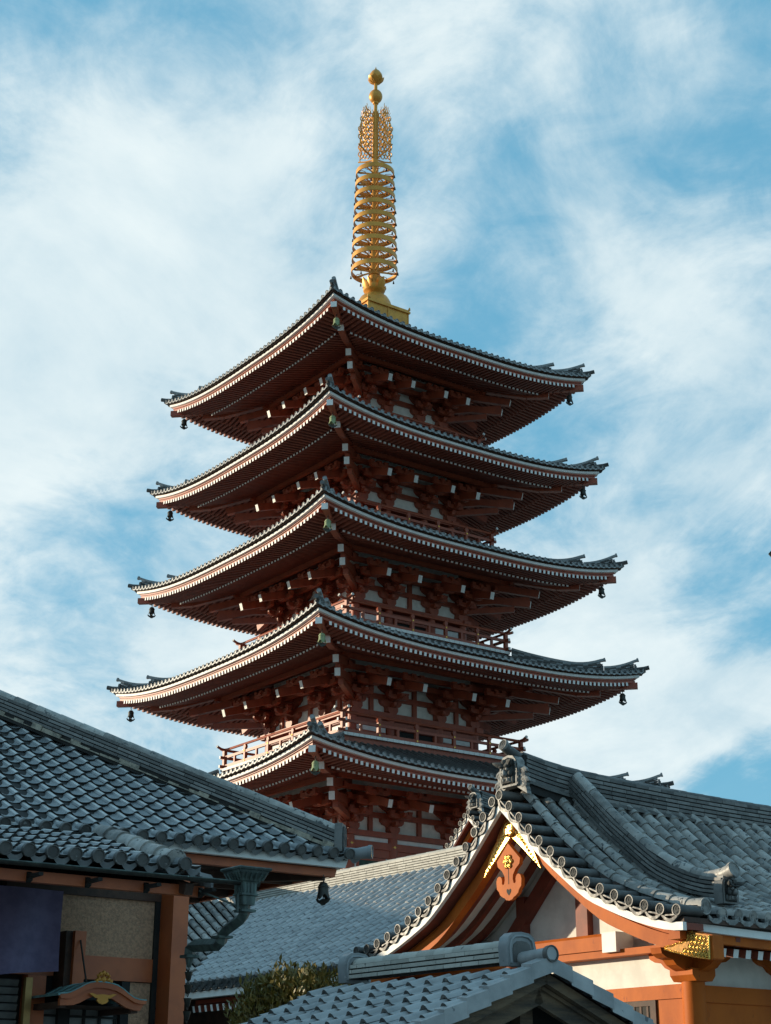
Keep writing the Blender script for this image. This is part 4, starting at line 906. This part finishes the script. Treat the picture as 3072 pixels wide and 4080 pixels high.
# ------------------------------------------------------------------ left: hall with pantiled roof
def pantile_roof(mb, o, ex, eh, slope, nx, wx, ns, ls, xmax=None, xmin=None, hump=.042, mi=0, lip=1, disc=True, discr=.085, flip=False, crest_mi=None):
    # o = eave start, ex along the eave, eh horizontal up-slope, slope = rise per metre
    o = V(o); ex = V(ex); es = (V(eh)+Z*slope).normalized(); nr = ex.cross(es); nr = nr if nr.z > 0 else -nr
    us = [0, .07, .14, .21, .28, .34, .45, .58, .70, .82, .92, 1.]
    def prof(u):
        if u < .36: return hump*sin(pi*(u/.36))**.65
        return -hump*.42*sin(pi*(u-.36)/.64)
    for j in range(ns):
        s0 = j*ls; s1 = s0+ls+.03
        for i in range(nx):
            x0 = i*wx; xc = x0+wx/2; sm = s0+ls*.5
            hi = xmax(sm) if xmax else 1e9; low = xmin(sm) if xmin else -1e9
            if x0 > hi or x0+wx < low: continue
            jz = random.uniform(-.006, .006); js = random.uniform(-.008, .008); A = []; B = []; Cc = []
            for u in us:
                uu = 1-u if flip else u
                x = x0+u*wx*1.012; xa = max(low, min(x, hi)); h = prof(uu)
                A.append(o+ex*xa+es*(s0+js)+nr*(h+.046+jz)); B.append(o+ex*xa+es*s1+nr*(h+.004)); Cc.append(o+ex*xa+es*(s0+js+.004)+nr*(h+.014+jz))
            mb.grid([A, B], mi)
            if crest_mi is not None:
                for q in range(1, 5): mb.m[-(11-q) if not flip else -(q+1)] = crest_mi
            mb.grid([Cc, A], lip)
            if j == 0 and disc:
                c = o+ex*(x0+wx*(.83 if flip else .17))+nr*.055; d = -(V(eh)*1+Z*slope*.5).normalized()
                mb.tube([c-d*.16, c+d*.06], discr*.86, 10, mi); mb.disc(c+d*.075, d, discr, lip+1, 14, .07, False, lip+1)
                ps = []; qs = []
                for q in range(7):
                    u = q/6.; x = x0+wx*(.34+.66*u if not flip else .66*u); ps.append(o+ex*x-es*.012+nr*(.035-.05*sin(pi*u))); qs.append(o+ex*x-es*.012+nr*(-.03-.07*sin(pi*u)))
                mb.grid([ps, qs], mi)
LB = (11., 22., -.21); SL = .883
lft = thing("tiled_hall", "large hall with dark blue grey pantile roofs and brown timber wall at the left", "temple hall", LB, SL)
def left_hall():
    off = LB; e_b, e_z = 20.9, 5.345; ca = 14.40; sl = .575; rb = 25.9
    m = MB(off); es = sqrt(1+sl*sl); wx = .30; ls = .30
    nx = 56; a_start = ca-nx*wx+.16  # roof lengthened to the left, unseen, to keep the sun off the gate
    dep = rb-e_b
    pantile_roof(m, (a_start, e_b, 5.35-.018*(14.25-a_start)), (1, 0, .018), (0, 1, 0), sl, nx, wx, int(dep*es/ls), ls, xmax=lambda s: ca-a_start-s/es+.05, lip=1, crest_mi=3)
    # far slopes
    bb = 2*rb-e_b; ra = ca-dep; zt = e_z+sl*dep
    m.add([(ca, e_b+.05, e_z-.02), (ca, bb, e_z-.02), (ra, rb, zt)], [[0, 1, 2]], 0)
    m.add([(ca, bb, e_z-.02), (a_start, bb, e_z-.02), (a_start, rb, zt), (ra, rb, zt)], [[0, 1, 2, 3]], 0)
    m.add([(a_start, e_b+.03, e_z-.05), (ca-.05, e_b+.03, e_z-.05), (ra, rb-.05, zt-.08), (a_start, rb-.05, zt-.08)], [[0, 1, 2, 3]], 1)
    roof = m.build("roof", [PANT, DARK, TILE, PANT_C], lft, 40)  # black lip faces draw the shadow line under each tile course
    # hip ridge
    r = MB(off); L = dep*sqrt(2+sl*sl)-.1; t0 = V((ca-.06, e_b+.06, e_z+.03)); t1 = V((ra, rb, zt+.03)); tv = (t1-t0).normalized()
    def rp(s): return t0+tv*(s+.2)
    L0 = (t1-t0).length-.2
    stack_ridge(r, rp, L0, .30, 4, .058, .42, .10, 0, 1, .07, .44, .018, 3, 7)
    k = 40
    for i in range(k):                                     # lime mortar bedding under the ridge, ragged
        s0, s1 = L0*i/k, L0*(i+1)/k; w = random.uniform(.24, .36); h = random.uniform(.0, .10)
        r.beam(rp(s0)+Z*h*.5, rp(s1)+Z*h*.5, w, h, 2); r.beam(rp(s0)+Z*.02, rp(s1)+Z*.02, .25, .14, 3)
    r.build("hip_ridge", [NOSHI, TILE_L, MORTAR, DARK], roof, 40)
    e = MB(off); d = V((1, -1, 0)).normalized(); sx = V((1, 1, 0)).normalized(); o = rp(-.02)
    e.prism([(-.17, -.02), (.17, -.02), (.18, .25), (.15, .42), (-.15, .42), (-.18, .25)], o, sx, Z, d*.12, 0); e.prism([(-.13, .0), (.13, .0), (.14, .24), (.11, .37), (-.11, .37), (-.14, .24)], o+d*.121, sx, Z, d*.02, 1)
    e.build("ridge_end_tile", [NOSHI, ONI_D], roof, 30)
    e = MB(off); q = V((ca-.02, e_b+.02, e_z+.05)); e.tube([q-d*.3+Z*.05, q+d*.1+Z*.01, q+d*.34+Z*.03], .085, 10, 0, True, [.08, .085, .105]); e.disc(q+d*.35+Z*.03, d, .108, 0, 14, .06); e.build("corner_tile", PANT, roof, 40)
    # boards under the eave, soffit
    b = MB(off); b.prism([(a_start, 5.335), (a_start, 5.185), (14.33, 5.185), (14.39, 5.335)], (0, 20.98, 0), (1, 0, 0), Z, (0, .1, 0), 0)
    b.box(14.26, 14.36, 21.09, bb-.1, 5.19, 5.33, 0); b.build("eave_board", WHITE, roof, 0)
    b = MB(off); b.prism([(a_start, 5.184), (a_start, 5.06), (14.25, 5.06), (14.29, 5.184)], (0, 21.15, 0), (1, 0, 0), Z, (0, .12, 0), 0); b.box(14.1, 14.2, 21.28, bb-.2, 5.06, 5.18, 0); b.build("eave_beam", BROWN, roof, 0)
    s = MB(off); s.box(a_start, 14.2, 21.1, bb-.2, 5.19, 5.25, 0)
    s.beam((11.4, 24.2, 5.08), (14.15, 21.3, 5.10), .14, .16, 1)
    for y in (22.2, 23.2, 24.2, 25.2): s.beam((11.3, y, 5.05), (14.1, y, 5.1), .1, .12, 1)
    s.build("soffit", [DWOOD, DWOOD], roof, 0)
    # lower roof over the porch
    p = MB(off); pb, pz = 18.10, 4.385; nx = 44; ax = 10.14-nx*.30  # porch lengthened out of view too, for the gate's shade
    psl = .29; pe = sqrt(1+psl*psl)
    pantile_roof(p, (ax, pb, pz-.055), (1, 0, .012), (0, 1, 0), psl, nx, .30, 8, .295, lip=1, crest_mi=3)
    p.add([(ax, pb+.05, pz-.03), (10.17, pb+.05, pz-.03), (10.17, 20.5, pz-.03+psl*2.35), (ax, 20.5, pz-.03+psl*2.35)], [[0, 1, 2, 3]], 1)
    pr = p.build("porch_roof", [PANT, DARK, TILE, PANT_C], lft, 40)  # same black lips for the shadow lines on the porch
    v = MB(off)
    for j in range(8):                                    # verge tiles
        y0 = pb-.02+j*.29; z0 = pz+.05+psl*(y0-pb); v.prism([(0, .02), (.16, .0), (.2, -.04), (.2, -.16), (.17, -.16), (.16, -.05), (0, -.03)], (10.13, y0, z0), (1, 0, 0), Z, (0, .33, psl*.33-.03), 0)
    v.build("verge_tiles", PANT, pr, 30)
    k = MB(off); ka = 9.87
    tile_col(k, lambda s: V((ka, pb+.15+s*.945, pz+.13+psl*(s*.96+.15))), 2.35, (1, 0, 0), .150, .42, 0, 9)
    k.disc((ka, pb+.14, pz+.185), (0, -1, -.1), .165, 0, 18, .05, False, 1); k.build("descending_ridge", [TILE_L, ONI_D], pr, 40)
    f = MB(off); f.box(ax, 10.36, 18.36, 18.46, 4.185, 4.315, 0)
    for x in (7.95, 8.72, 9.52, 10.3): f.box(x-.03, x+.03, 18.0, 18.37, 4.22, 4.26, 1); f.prism([(0, 0), (.06, .03), (.06, .10), (0, .13)], (x-.03, 18.359, 4.17), (0, -1, 0), Z, (.06, 0, 0), 1)
    f.build("porch_fascia", [BROWN, DARK], pr, 0)
    f = MB(off); f.add([(ax, 18.4, 4.32), (10.1, 18.4, 4.32), (10.1, 21.2, 4.32+psl*2.8), (ax, 21.2, 4.32+psl*2.8)], [[0, 1, 2, 3]], 0)
    for i in range(41): x = ax+.2+.32*i; f.beam((x, 18.47, 4.27), (x, 21.2, 4.27+psl*2.7), .08, .09, 0)
    f.beam((10.05, 18.2, 4.24), (10.05, 21.3, 4.24+psl*2.9), .12, .14, 0)
    f.build("porch_rafters", DWOOD, pr, 0)
    # gutter, hopper, pipe
    gt = MB(off); n = 8; P = [[], [], []]
    for x, z in ((ax, 4.285), (10.86, 4.325)):
        pass
    rows = []
    for q in range(n+1): an = pi+pi*q/n; rows.append([(x, 17.93+.046*cos(an), z+.046*sin(an)+.03) for x, z in ((ax, 4.275), (10.90, 4.325))])
    gt.grid(rows, 0); gt.grid([[(x, y, z+.002) for x, y, z in r_] for r_ in rows[::-1]], 0)
    gt.tube([(ax, 17.884, 4.305), (10.90, 17.884, 4.355)], .009, 6, 1)
    gt.prism([(.046*cos(pi+pi*q/8), .046*sin(pi+pi*q/8)) for q in range(9)], (10.90, 17.93, 4.355), (0, 1, 0), Z, (.01, 0, 0), 0)
    G = gt.build("gutter", [BRONZE, COPPER], lft, 40)
    h = MB(off); hc = V((10.735, 17.95))if False else None
    def sq(m_, prs, mi=0, cx=10.735, cy=17.96):
        for (w0, z0), (w1, z1) in zip(prs[:-1], prs[1:]):
            m_.add([(cx+a*w0, cy+b*w0, z0) for a, b in ((-1, -1), (1, -1), (1, 1), (-1, 1))]+[(cx+a*w1, cy+b*w1, z1) for a, b in ((-1, -1), (1, -1), (1, 1), (-1, 1))], [[0, 1, 5, 4], [1, 2, 6, 5], [2, 3, 7, 6], [3, 0, 4, 7]], mi)
    sq(h, [(.0, 4.53), (.235, 4.53), (.245, 4.515), (.235, 4.495), (.215, 4.485), (.205, 4.46), (.175, 4.42), (.15, 4.39), (.14, 4.365), (.115, 4.35), (.105, 4.33), (.10, 4.22), (.118, 4.212), (.118, 4.19), (.095, 4.18), (.090, 4.10), (.085, 4.07)])
    for a in (-.075, -.025, .025, .075):
        h.box(10.735+a-.012, 10.735+a+.012, 17.96-.113, 17.96-.09, 4.215, 4.345, 0); h.box(10.735-.113, 10.735-.09, 17.96+a-.012, 17.96+a+.012, 4.215, 4.345, 0)
    for a in (-.15, -.09, -.03, .03, .09, .15): h.beam((10.735+a, 17.96-.16, 4.37), (10.735+a*1.25, 17.96-.212, 4.46), .018, .018, 0); h.beam((10.735-.16, 17.96+a, 4.37), (10.735-.212, 17.96+a*1.25, 4.46), .018, .018, 0)
    h.build("hopper", COPPER, G, 0)
    p = MB(off); pts = [(10.735, 17.96, 4.09), (10.735, 17.97, 3.97), (10.735, 18.02, 3.92), (10.735, 18.42, 3.80), (10.735, 18.49, 3.75), (10.735, 18.52, 3.66), (10.735, 18.58, 3.635), (10.735, 19.24, 3.67), (10.735, 19.33, 3.65), (10.735, 19.345, 3.55)]
    p.tube(pts, .082, 4, 0); p.tube(pts[1:4], .075, 4, 0)
    for z, y in ((4.0, 17.96), (3.72, 18.505)): p.box(10.63, 10.84, y-.10, y+.10, z-.015, z+.015, 0)
    p.box(10.64, 10.83, 19.25, 19.44, 3.52, 3.555, 0); p.tube([(10.735, 19.345, 3.53), (10.735, 19.345, 3.40)], 0, 8, 0, True, [.06, .03])
    p.build("drain_pipe", COPPER, G, 20)
    b = MB(off); b.tube([(10.25, 18.3, 4.25), (10.66, 17.98, 4.05)], .014, 6, 0); b.box(10.58, 10.61, 17.9, 17.93, 3.98, 4.2, 0); b.build("stay_rod", COPPER, G, 0)
    # wall with posts, rails, stucco, windows
    wb = 21.32; w = MB(off); w.box(-4, 11.5, wb+.08, bb-.6, -.21, 5.19, 0); WALL = w.build("wall", DARK, lft, 0)  # unseen left stretch added to block the low sun
    w = MB(off); w.box(11.30, 11.55, 20.90, 21.32, -.21, 5.06, 0); w.build("post", BROWN, WALL, 0)
    def wpart(nm, mats, *bx):
        q = MB(off)
        for x0, x1, y0, y1, z0, z1, mi in bx: q.box(x0, x1, y0, y1, z0, z1, mi)
        return q.build(nm, mats, WALL, 0)
    wpart("stucco_panel", STUCCO, (9.2, 11.22, wb, wb+.1, 3.66, 4.47, 0)); wpart("stucco_panel", STUCCO, (10.87, 11.22, wb+.01, wb+.1, .3, 3.33, 0))
    wpart("wall_rail", DWOOD, (8.9, 11.3, wb-.05, wb+.1, 4.471, 4.62, 0)); wpart("wall_rail", BROWN, (9.95, 11.28, wb-.03, wb+.1, 3.34, 3.659, 0)); wpart("wall_rail", BROWN, (2, 9.7, wb-.03, wb+.1, 3.36, 3.66, 0))
    wpart("edge_trim", DARK, (11.22, 11.30, wb-.04, wb+.1, .2, 4.47, 0))
    wpart("post", DWOOD, (9.74, 9.84, 21.05, wb+.1, 3.2, 3.95, 0)); wpart("post", BROWN, (9.84, 10.01, 20.98, wb+.1, 3.16, 3.95, 0)); wpart("post", BROWN, (9.29, 9.56, wb-.12, wb+.1, -.2, 3.35, 0))
    wpart("brass_pole", BRASS, (9.19, 9.285, 21.02, 21.1, -.2, 3.30, 0))
    bx = [(9.57, 10.86, wb+.03, wb+.06, 2.0, 2.99, 0)]
    for x in (9.57, 9.98, 10.22, 10.46, 10.70): bx.append((x-.02, x+.02, wb+.0, wb+.0295, 2.0, 2.99, 1))
    for z in (2.2, 2.52, 2.84): bx.append((9.57, 10.86, wb-.002, wb+.029, z-.015, z+.015, 1))
    bx.append((9.80, 9.95, wb-.06, wb+.02, 2.0, 3.33, 1)); bx.append((10.74, 10.866, wb-.06, wb+.028, 2.0, 3.33, 1)); bx.append((9.57, 10.86, wb-.03, wb+.028, 2.99, 3.06, 1))
    wpart("paper_window", [PANE, DARK], *bx)
    q = MB(off)
    for i in range(9): q.beam((7.0, 21.16, 3.22-.105*i), (9.14, 21.16, 3.235-.105*i), .03, .085, 0, up=V((0, -.5, 1)))
    q.build("shutter", SLAT, WALL, 0)
    # little curved canopy over the window
    c = MB(off); cb = 20.3; top = [(9.365, 3.055), (9.45, 3.062), (9.517, 3.078), (9.634, 3.135), (9.72, 3.185), (9.80, 3.215), (9.90, 3.228), (10.0, 3.226), (10.1, 3.215), (10.2, 3.192), (10.29, 3.145), (10.37, 3.09), (10.45, 3.045), (10.54, 3.022), (10.64, 3.018)]
    bot = [(10.63, 2.975), (10.55, 2.972), (10.46, 2.990), (10.38, 3.03), (10.28, 3.085), (10.18, 3.128), (10.07, 3.150), (9.96, 3.160), (9.86, 3.155), (9.76, 3.125), (9.66, 3.075), (9.56, 3.02), (9.48, 3.0), (9.38, 3.003)]
    c.prism(top+bot, (0, cb, 0), (1, 0, 0), Z, (0, .06, 0), 0)
    b2 = [(10.62, 2.974), (10.56, 2.885), (10.48, 2.892), (10.36, 2.92), (10.26, 2.97), (10.16, 3.02), (10.06, 3.05), (9.97, 3.058), (9.87, 3.05), (9.77, 3.01), (9.68, 2.96), (9.58, 2.925), (9.39, 2.915), (9.385, 3.002)]
    c.prism(bot[::-1]+b2, (0, cb+.04, 0), (1, 0, 0), Z, (0, .06, 0), 0)
    CP = c.build("canopy", BROWN, lft, 0)
    t = MB(off)
    for j in range(4):
        y0, y1 = cb+.0+.26*j, cb+.29+.26*j; y0 = max(cb-.01, y0)
        t.grid([[(x, y0, z+.018) for x, z in top], [(x, min(y1, wb-.03), z+.006) for x, z in top]], 0); t.grid([[(x, y0, z+.003) for x, z in top], [(x, y0, z+.018) for x, z in top]], 0)
    t.tube([(top[0][0]-.01, cb, 3.055), (top[0][0]-.01, wb-.05, 3.055)], .018, 6, 0); t.build("canopy_roof", TEAL, CP, 30)
    t = MB(off); t.add([(9.4, cb+.1, 2.93), (10.58, cb+.1, 2.93), (10.58, wb, 2.93), (9.4, wb, 2.93)], [[0, 1, 2, 3]], 0); t.box(9.4, 9.5, cb+.1, wb, 2.89, 2.97, 0); t.box(10.46, 10.56, cb+.1, wb, 2.86, 2.95, 0); t.build("canopy_underside", DWOOD, CP, 0)
    t = MB(off); hx = [(-.20, .035), (-.15, .04), (-.09, .02), (-.02, .03), (.02, .03), (.09, .02), (.15, .04), (.20, .035), (.14, -.0), (.11, -.02), (.075, -.02), (.085, -.055), (.05, -.085), (0, -.10), (-.05, -.085), (-.085, -.055), (-.075, -.02), (-.11, -.02), (-.14, 0)]
    t.prism(hx, (9.975, cb-.02, 3.045), (1, 0, 0), Z, (0, .03, 0), 0); t.build("gilt_pendant", GOLD, CP, 0)
    t = MB(off)
    for x, z, r_ in ((-.10, .03, .03), (-.07, .05, .035), (0, .05, .05), (.07, .05, .035), (.11, .03, .03), (-.045, .12, .03), (.0, .135, .035), (.045, .12, .03), (-.08, .10, .02), (.08, .10, .02)): t.ball((9.985+x, cb+.02, 3.215+z), r_, .03, r_, 0, 8, 6)
    t.build("gilt_crest", GOLD, CP, 50)
    t = MB(off); t.tube([(9.92, 20.97, 3.82), (9.80, 20.45, 3.23)], .013, 6, 0); t.build("stay_rod", BRONZE, CP, 0)
left_hall()
def grid_pt(a, b, z, base, s): p = DA*a+DB*b+Z*z; return CAM+(p-CAM)*s
wind_bell("dark bronze bell under the eave corner of the left hall, against the pale tiled roof", grid_pt(14.02, 21.12, 5.075, None, SL), False, .56, -.5)
# rain chain under the pipe
def rain_chain():
    base = (10.735, 19.345, 3.40); o = thing("rain_chain", "rain chain of small metal cups hanging from the green copper drain pipe", "rain chain", base, SL); off = base
    c = MB((0, 0, 0)); c.lathe([(.022, -.11), (.030, -.10), (.052, -.01), (.056, 0), (.048, -.006), (.02, -.09)], 10, 0, cap=False); cm = c.mesh("cup", BRONZE, 40)
    l = MB((0, 0, 0)); l.tube([(0, 0, .01), (.012, 0, .035), (0, 0, .06), (-.012, 0, .035), (0, 0, .01)], .006, 5, 0); lm = l.mesh("link", BRONZE, 40)
    for i in range(20): put("cup", cm, o, (0, 0, -.06-.165*i)); put("link", lm, o, (0, 0, -.055-.165*i))
rain_chain()
# purple curtain
def curtain():
    base = (8.5, 20.6, 3.2); o = MB(base); rows = []
    for j in range(13):
        f = j/12.; r = []
        for i in range(61):
            u = i/60.; a = lerp(6.2, 9.47, u); zb_ = lerp(3.02, 3.35, u)+.02*sin(u*9); z = lerp(4.42, zb_, f)
            r.append((a-.045*f*u, 20.6+.09*sin(u*21+f*1.2)*(.25+.75*f)+.04*sin(u*8.3)-.08*f, z))
        rows.append(r)
    o.grid(rows, 0); o.grid([[(x, y+.006, z) for x, y, z in r] for r in rows[::-1]], 0); c = o.build("curtain", CLOTH, None, 60)
    p = DA*base[0]+DB*base[1]+Z*base[2]; c.location = CAM+(p-CAM)*SL; c.rotation_euler = (0, 0, ANG); c.scale = (SL,)*3
    tag(c, "purple cloth curtain hanging under the eave of the left hall", "curtain")
curtain()

# ------------------------------------------------------------------ bottom: small roofed gate
GB = (9.33, 12.0, 0.); gate = thing("roofed_gate", "small gabled structure with light blue grey pantiles and weathered wooden bargeboards in the foreground", "small roof", GB, 1.)
def small_gate():
    off = GB; ar, rz = 9.33, 2.855; sl = .43; vb = 10.60; bl = 13.75; m = MB(off); run = 3.0; es = sqrt(1+sl*sl)
    wx = .27; nx = 12; y0 = vb; ls = .235; ns = int(run*es/ls)
    pantile_roof(m, (ar-run, y0, rz-.05-sl*run), (0, 1, 0), (1, 0, 0), sl, nx, wx, ns, ls, lip=1, disc=False, hump=.042, flip=False)
    pantile_roof(m, (ar+run, y0, rz-.05-sl*run), (0, 1, 0), (-1, 0, 0), sl, nx, wx, ns, ls, lip=1, disc=False, hump=.042, flip=False)
    roof = m.build("roof", [PANT_L, TILE], gate, 40)
    v = MB(off)
    for sg in (-1, 1):
        for j in range(ns):
            x0 = run-j*ls*(run/(ns*ls)); 
            d0 = run*(1-j/ns); d1 = run*(1-(j+1)/ns)-.02
            p0 = V((ar+sg*d0, vb-.02, rz-.01-sl*d0+.04)); p1 = V((ar+sg*d1, vb-.02, rz-.01-sl*d1+.012))
            v.add([p0+V((0, .10, 0)), p1+V((0, .10, 0)), p1+V((0, -.03, -.01)), p0+V((0, -.03, -.01)), p1+V((0, -.035, -.14)), p0+V((0, -.035, -.14)), p0+V((0, .1, -.05)), p0+V((0, -.0, -.14))], [[0, 1, 2, 3], [3, 2, 4, 5], [0, 3, 5, 7, 6]], 0)
    v.build("verge_tiles", PANT_L, roof, 30)
    r = MB(off); L = bl-vb-.72
    stack_ridge(r, lambda s: V((ar, vb+.42+s, rz-.03)), L, .24, 3, .047, .27, .075, 0, 0, .0, .27, .012, 1, 8); r.build("main_ridge", [NOSHI_L, DARK], roof, 40)
    for y, d, nm in ((vb+.38, -1, 1), (vb+.42+L, 1, 1)):
        e = MB(off); arch = [(-.15, -.06), (.15, -.06), (.165, .10), (.145, .18), (.09, .22), (0, .23), (-.09, .22), (-.145, .18), (-.165, .10)]
        e.prism(arch, (ar, y-.04, rz), (1, 0, 0), Z, (0, .12, 0), 0); inn = [(x*.78, z*.8+.01) for x, z in arch]
        q = [V((ar+x*.80, y-.041, rz+z*.8+.012)) for x, z in arch]; e.tube([p+V((0, -.0, 0)) for p in q[1:]+q[:1]], .014, 5, 0)
        e.prism([(x*.62, z*.62+.01) for x, z in arch], (ar, y-.046, rz), (1, 0, 0), Z, (0, .02, 0), 1)
        e.build("ridge_end_tile", [PANT, TILE], roof, 40)
    e = MB(off); e.tube([(ar, vb+.36, rz+.0), (ar, vb-.05, rz+.02)], .058, 14, 0); e.disc((ar, vb-.06, rz+.02), (0, -1, .08), .072, 1, 18, .05, False, 1); e.build("end_tile", [PANT_L, TILE], roof, 40)
    # bargeboards
    for sg in (-1, 1):
        b = MB(off); L_ = run+.05
        b.beam((ar, vb+.06, rz-.175), (ar+sg*L_, vb+.06, rz-.175-sl*L_), .07, .085, 0); b.build("bargeboard", OLDWOOD, gate, 0)
        b = MB(off); b.beam((ar-sg*.02, vb+.16, rz-.30), (ar+sg*L_, vb+.16, rz-.30-sl*L_), .06, .15, 0); b.beam((ar-sg*.02, vb+.155, rz-.235), (ar+sg*L_, vb+.155, rz-.235-sl*L_), .12, .03, 0); b.build("bargeboard", OLDWOOD, gate, 0)
    b = MB(off); b.box(ar-.07, ar+.07, vb+.30, vb+.42, rz-.78, rz-.36, 0); b.build("king_post", OLDWOOD, gate, 0)
    b = MB(off); b.add([(ar, vb+.05, rz-.10), (ar-run, vb+.05, rz-.10-sl*run), (ar-run, bl, rz-.10-sl*run), (ar, bl, rz-.10), (ar+run, vb+.05, rz-.10-sl*run), (ar+run, bl, rz-.10-sl*run)], [[0, 1, 2, 3], [0, 3, 5, 4]], 0); b.build("soffit", DWOOD, roof, 0)
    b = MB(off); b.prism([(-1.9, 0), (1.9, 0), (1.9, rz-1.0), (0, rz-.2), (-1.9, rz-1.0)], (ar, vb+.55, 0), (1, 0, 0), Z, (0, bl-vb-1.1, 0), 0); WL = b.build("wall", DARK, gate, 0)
    # wire mesh in the gable
    n = MB(off); st = .032
    for j in range(20):
        for i in range(36):
            x = -.95+i*st+(st/2 if j % 2 else 0); z = rz-1.02+j*.027
            if z < rz-.46-.44*abs(x) and x < .22: n.tube([(ar+x+.014*cos(t*pi/3), vb+.50, z+.014*sin(t*pi/3)) for t in range(7)], .0032, 3, 0, False)
    n.build("wire_mesh", SLAT, WL, 0)
    b = MB(off); b.beam((ar-1.9, vb+.45, rz-1.08), (ar+1.9, vb+.45, rz-1.08), .12, .14, 0); b.build("tie_beam", OLDWOOD, gate, 0)
    for x in (-1.8, 1.8): b = MB(off); b.box(ar+x-.09, ar+x+.09, vb+.40, vb+.56, 0, rz-1.02, 0); b.build("post", OLDWOOD, gate, 0)
small_gate()

# ------------------------------------------------------------------ shrub, tip at the right edge
def shrub():
    base = DA*17.0+DB*26.6; o = bpy.data.objects.new("shrub", None); COL.objects.link(o); o.location = base; o.rotation_euler = (0, 0, ANG)
    tag(o, "bushy shrub with narrow olive gold leaves between the two grey roofs", "shrub"); rnd = random.Random(4)
    t = MB(); t.tube([(0, 0, 0), (.1, .1, 1.0), (0, .1, 2.4)], .08, 8, 0, True, [.10, .08, .04])
    lf = MB()
    for i in range(230):
        y = rnd.triangular(-1.75, 2.0, -.1); zt = 4.12-.30*((y+.25)/1.0)**2*.45-(.10 if y < -1.0 else 0)+rnd.uniform(-.10, .12); zt = max(zt, 3.1)
        if y > 1.0: zt = min(zt, 3.95-.35*(y-1))
        x = rnd.uniform(-.55, .55); z0 = zt-rnd.uniform(.8, 1.6); p0 = V((x*.4, y*.5, 2.0)); tip = V((x, y, zt-rnd.uniform(0, .55)**1.2))
        if i < 60: t.tube([p0, p0.lerp(tip, .6)+V((0, 0, .05)), tip], .01, 4, 0, True, [.02, .012, .004])
        ax = (tip-p0).normalized()
        for k in range(120):
            f = rnd.uniform(.25, 1.02); c = p0.lerp(tip, f)+V((rnd.gauss(0, .09), rnd.gauss(0, .09), rnd.gauss(0, .07)))
            if c.z < 2.4: continue
            d = (ax*.9+V((rnd.gauss(0, .7), rnd.gauss(0, .7), rnd.gauss(.15, .5)))).normalized(); s = d.cross(V((rnd.gauss(0, 1), rnd.gauss(0, 1), rnd.gauss(0, 1)))).normalized(); L = rnd.uniform(.07, .19); w = L*.17
            lf.add([c, c+d*L*.5+s*w, c+d*L, c+d*L*.5-s*w], [[0, 1, 2, 3]], 0)
    t.build("trunk", BARK, o); lf.build("foliage", FOLI, o, 0)
shrub()
def edge_tip():
    d = pix(3062/3072*1666, 2206/3072*1666); k = 22./d.y; p = CAM+d*k; o = bpy.data.objects.new("right_edge_tip", None); COL.objects.link(o); o.location = (p.x+1.6, p.y, 0)
    tag(o, "dark pointed tip of an unidentified thing just entering the right edge", "unidentified tip")
    t = p-o.location; m = MB(); m.tube([(0, 0, 0), (0, 0, .5), (0, 0, t.z+.4)], .07, 12, 0, True, [.10, .07, .05]); m.build("post", BRONZE, o, 40)  # post, arm and lantern are made up to carry the unidentified tip
    m = MB(); m.prism([(0, 0), (.03, .035), (.5, .03), (1.6, -.02), (1.6, -.1), (.5, -.14), (.16, -.14), (.06, -.08)], (t.x, t.y-.02, t.z), (1, 0, 0), Z, (0, .04, 0), 0); m.build("arm", BRONZE, o, 0)
    m = MB(); m.lathe([(.02, -.1), (.14, -.16), (.16, -.4), (.10, -.5), (.02, -.52)], 16, 0, (.55+t.x, t.y, t.z-.05)); m.build("added_lantern", PANE, o, 40)
edge_tip()
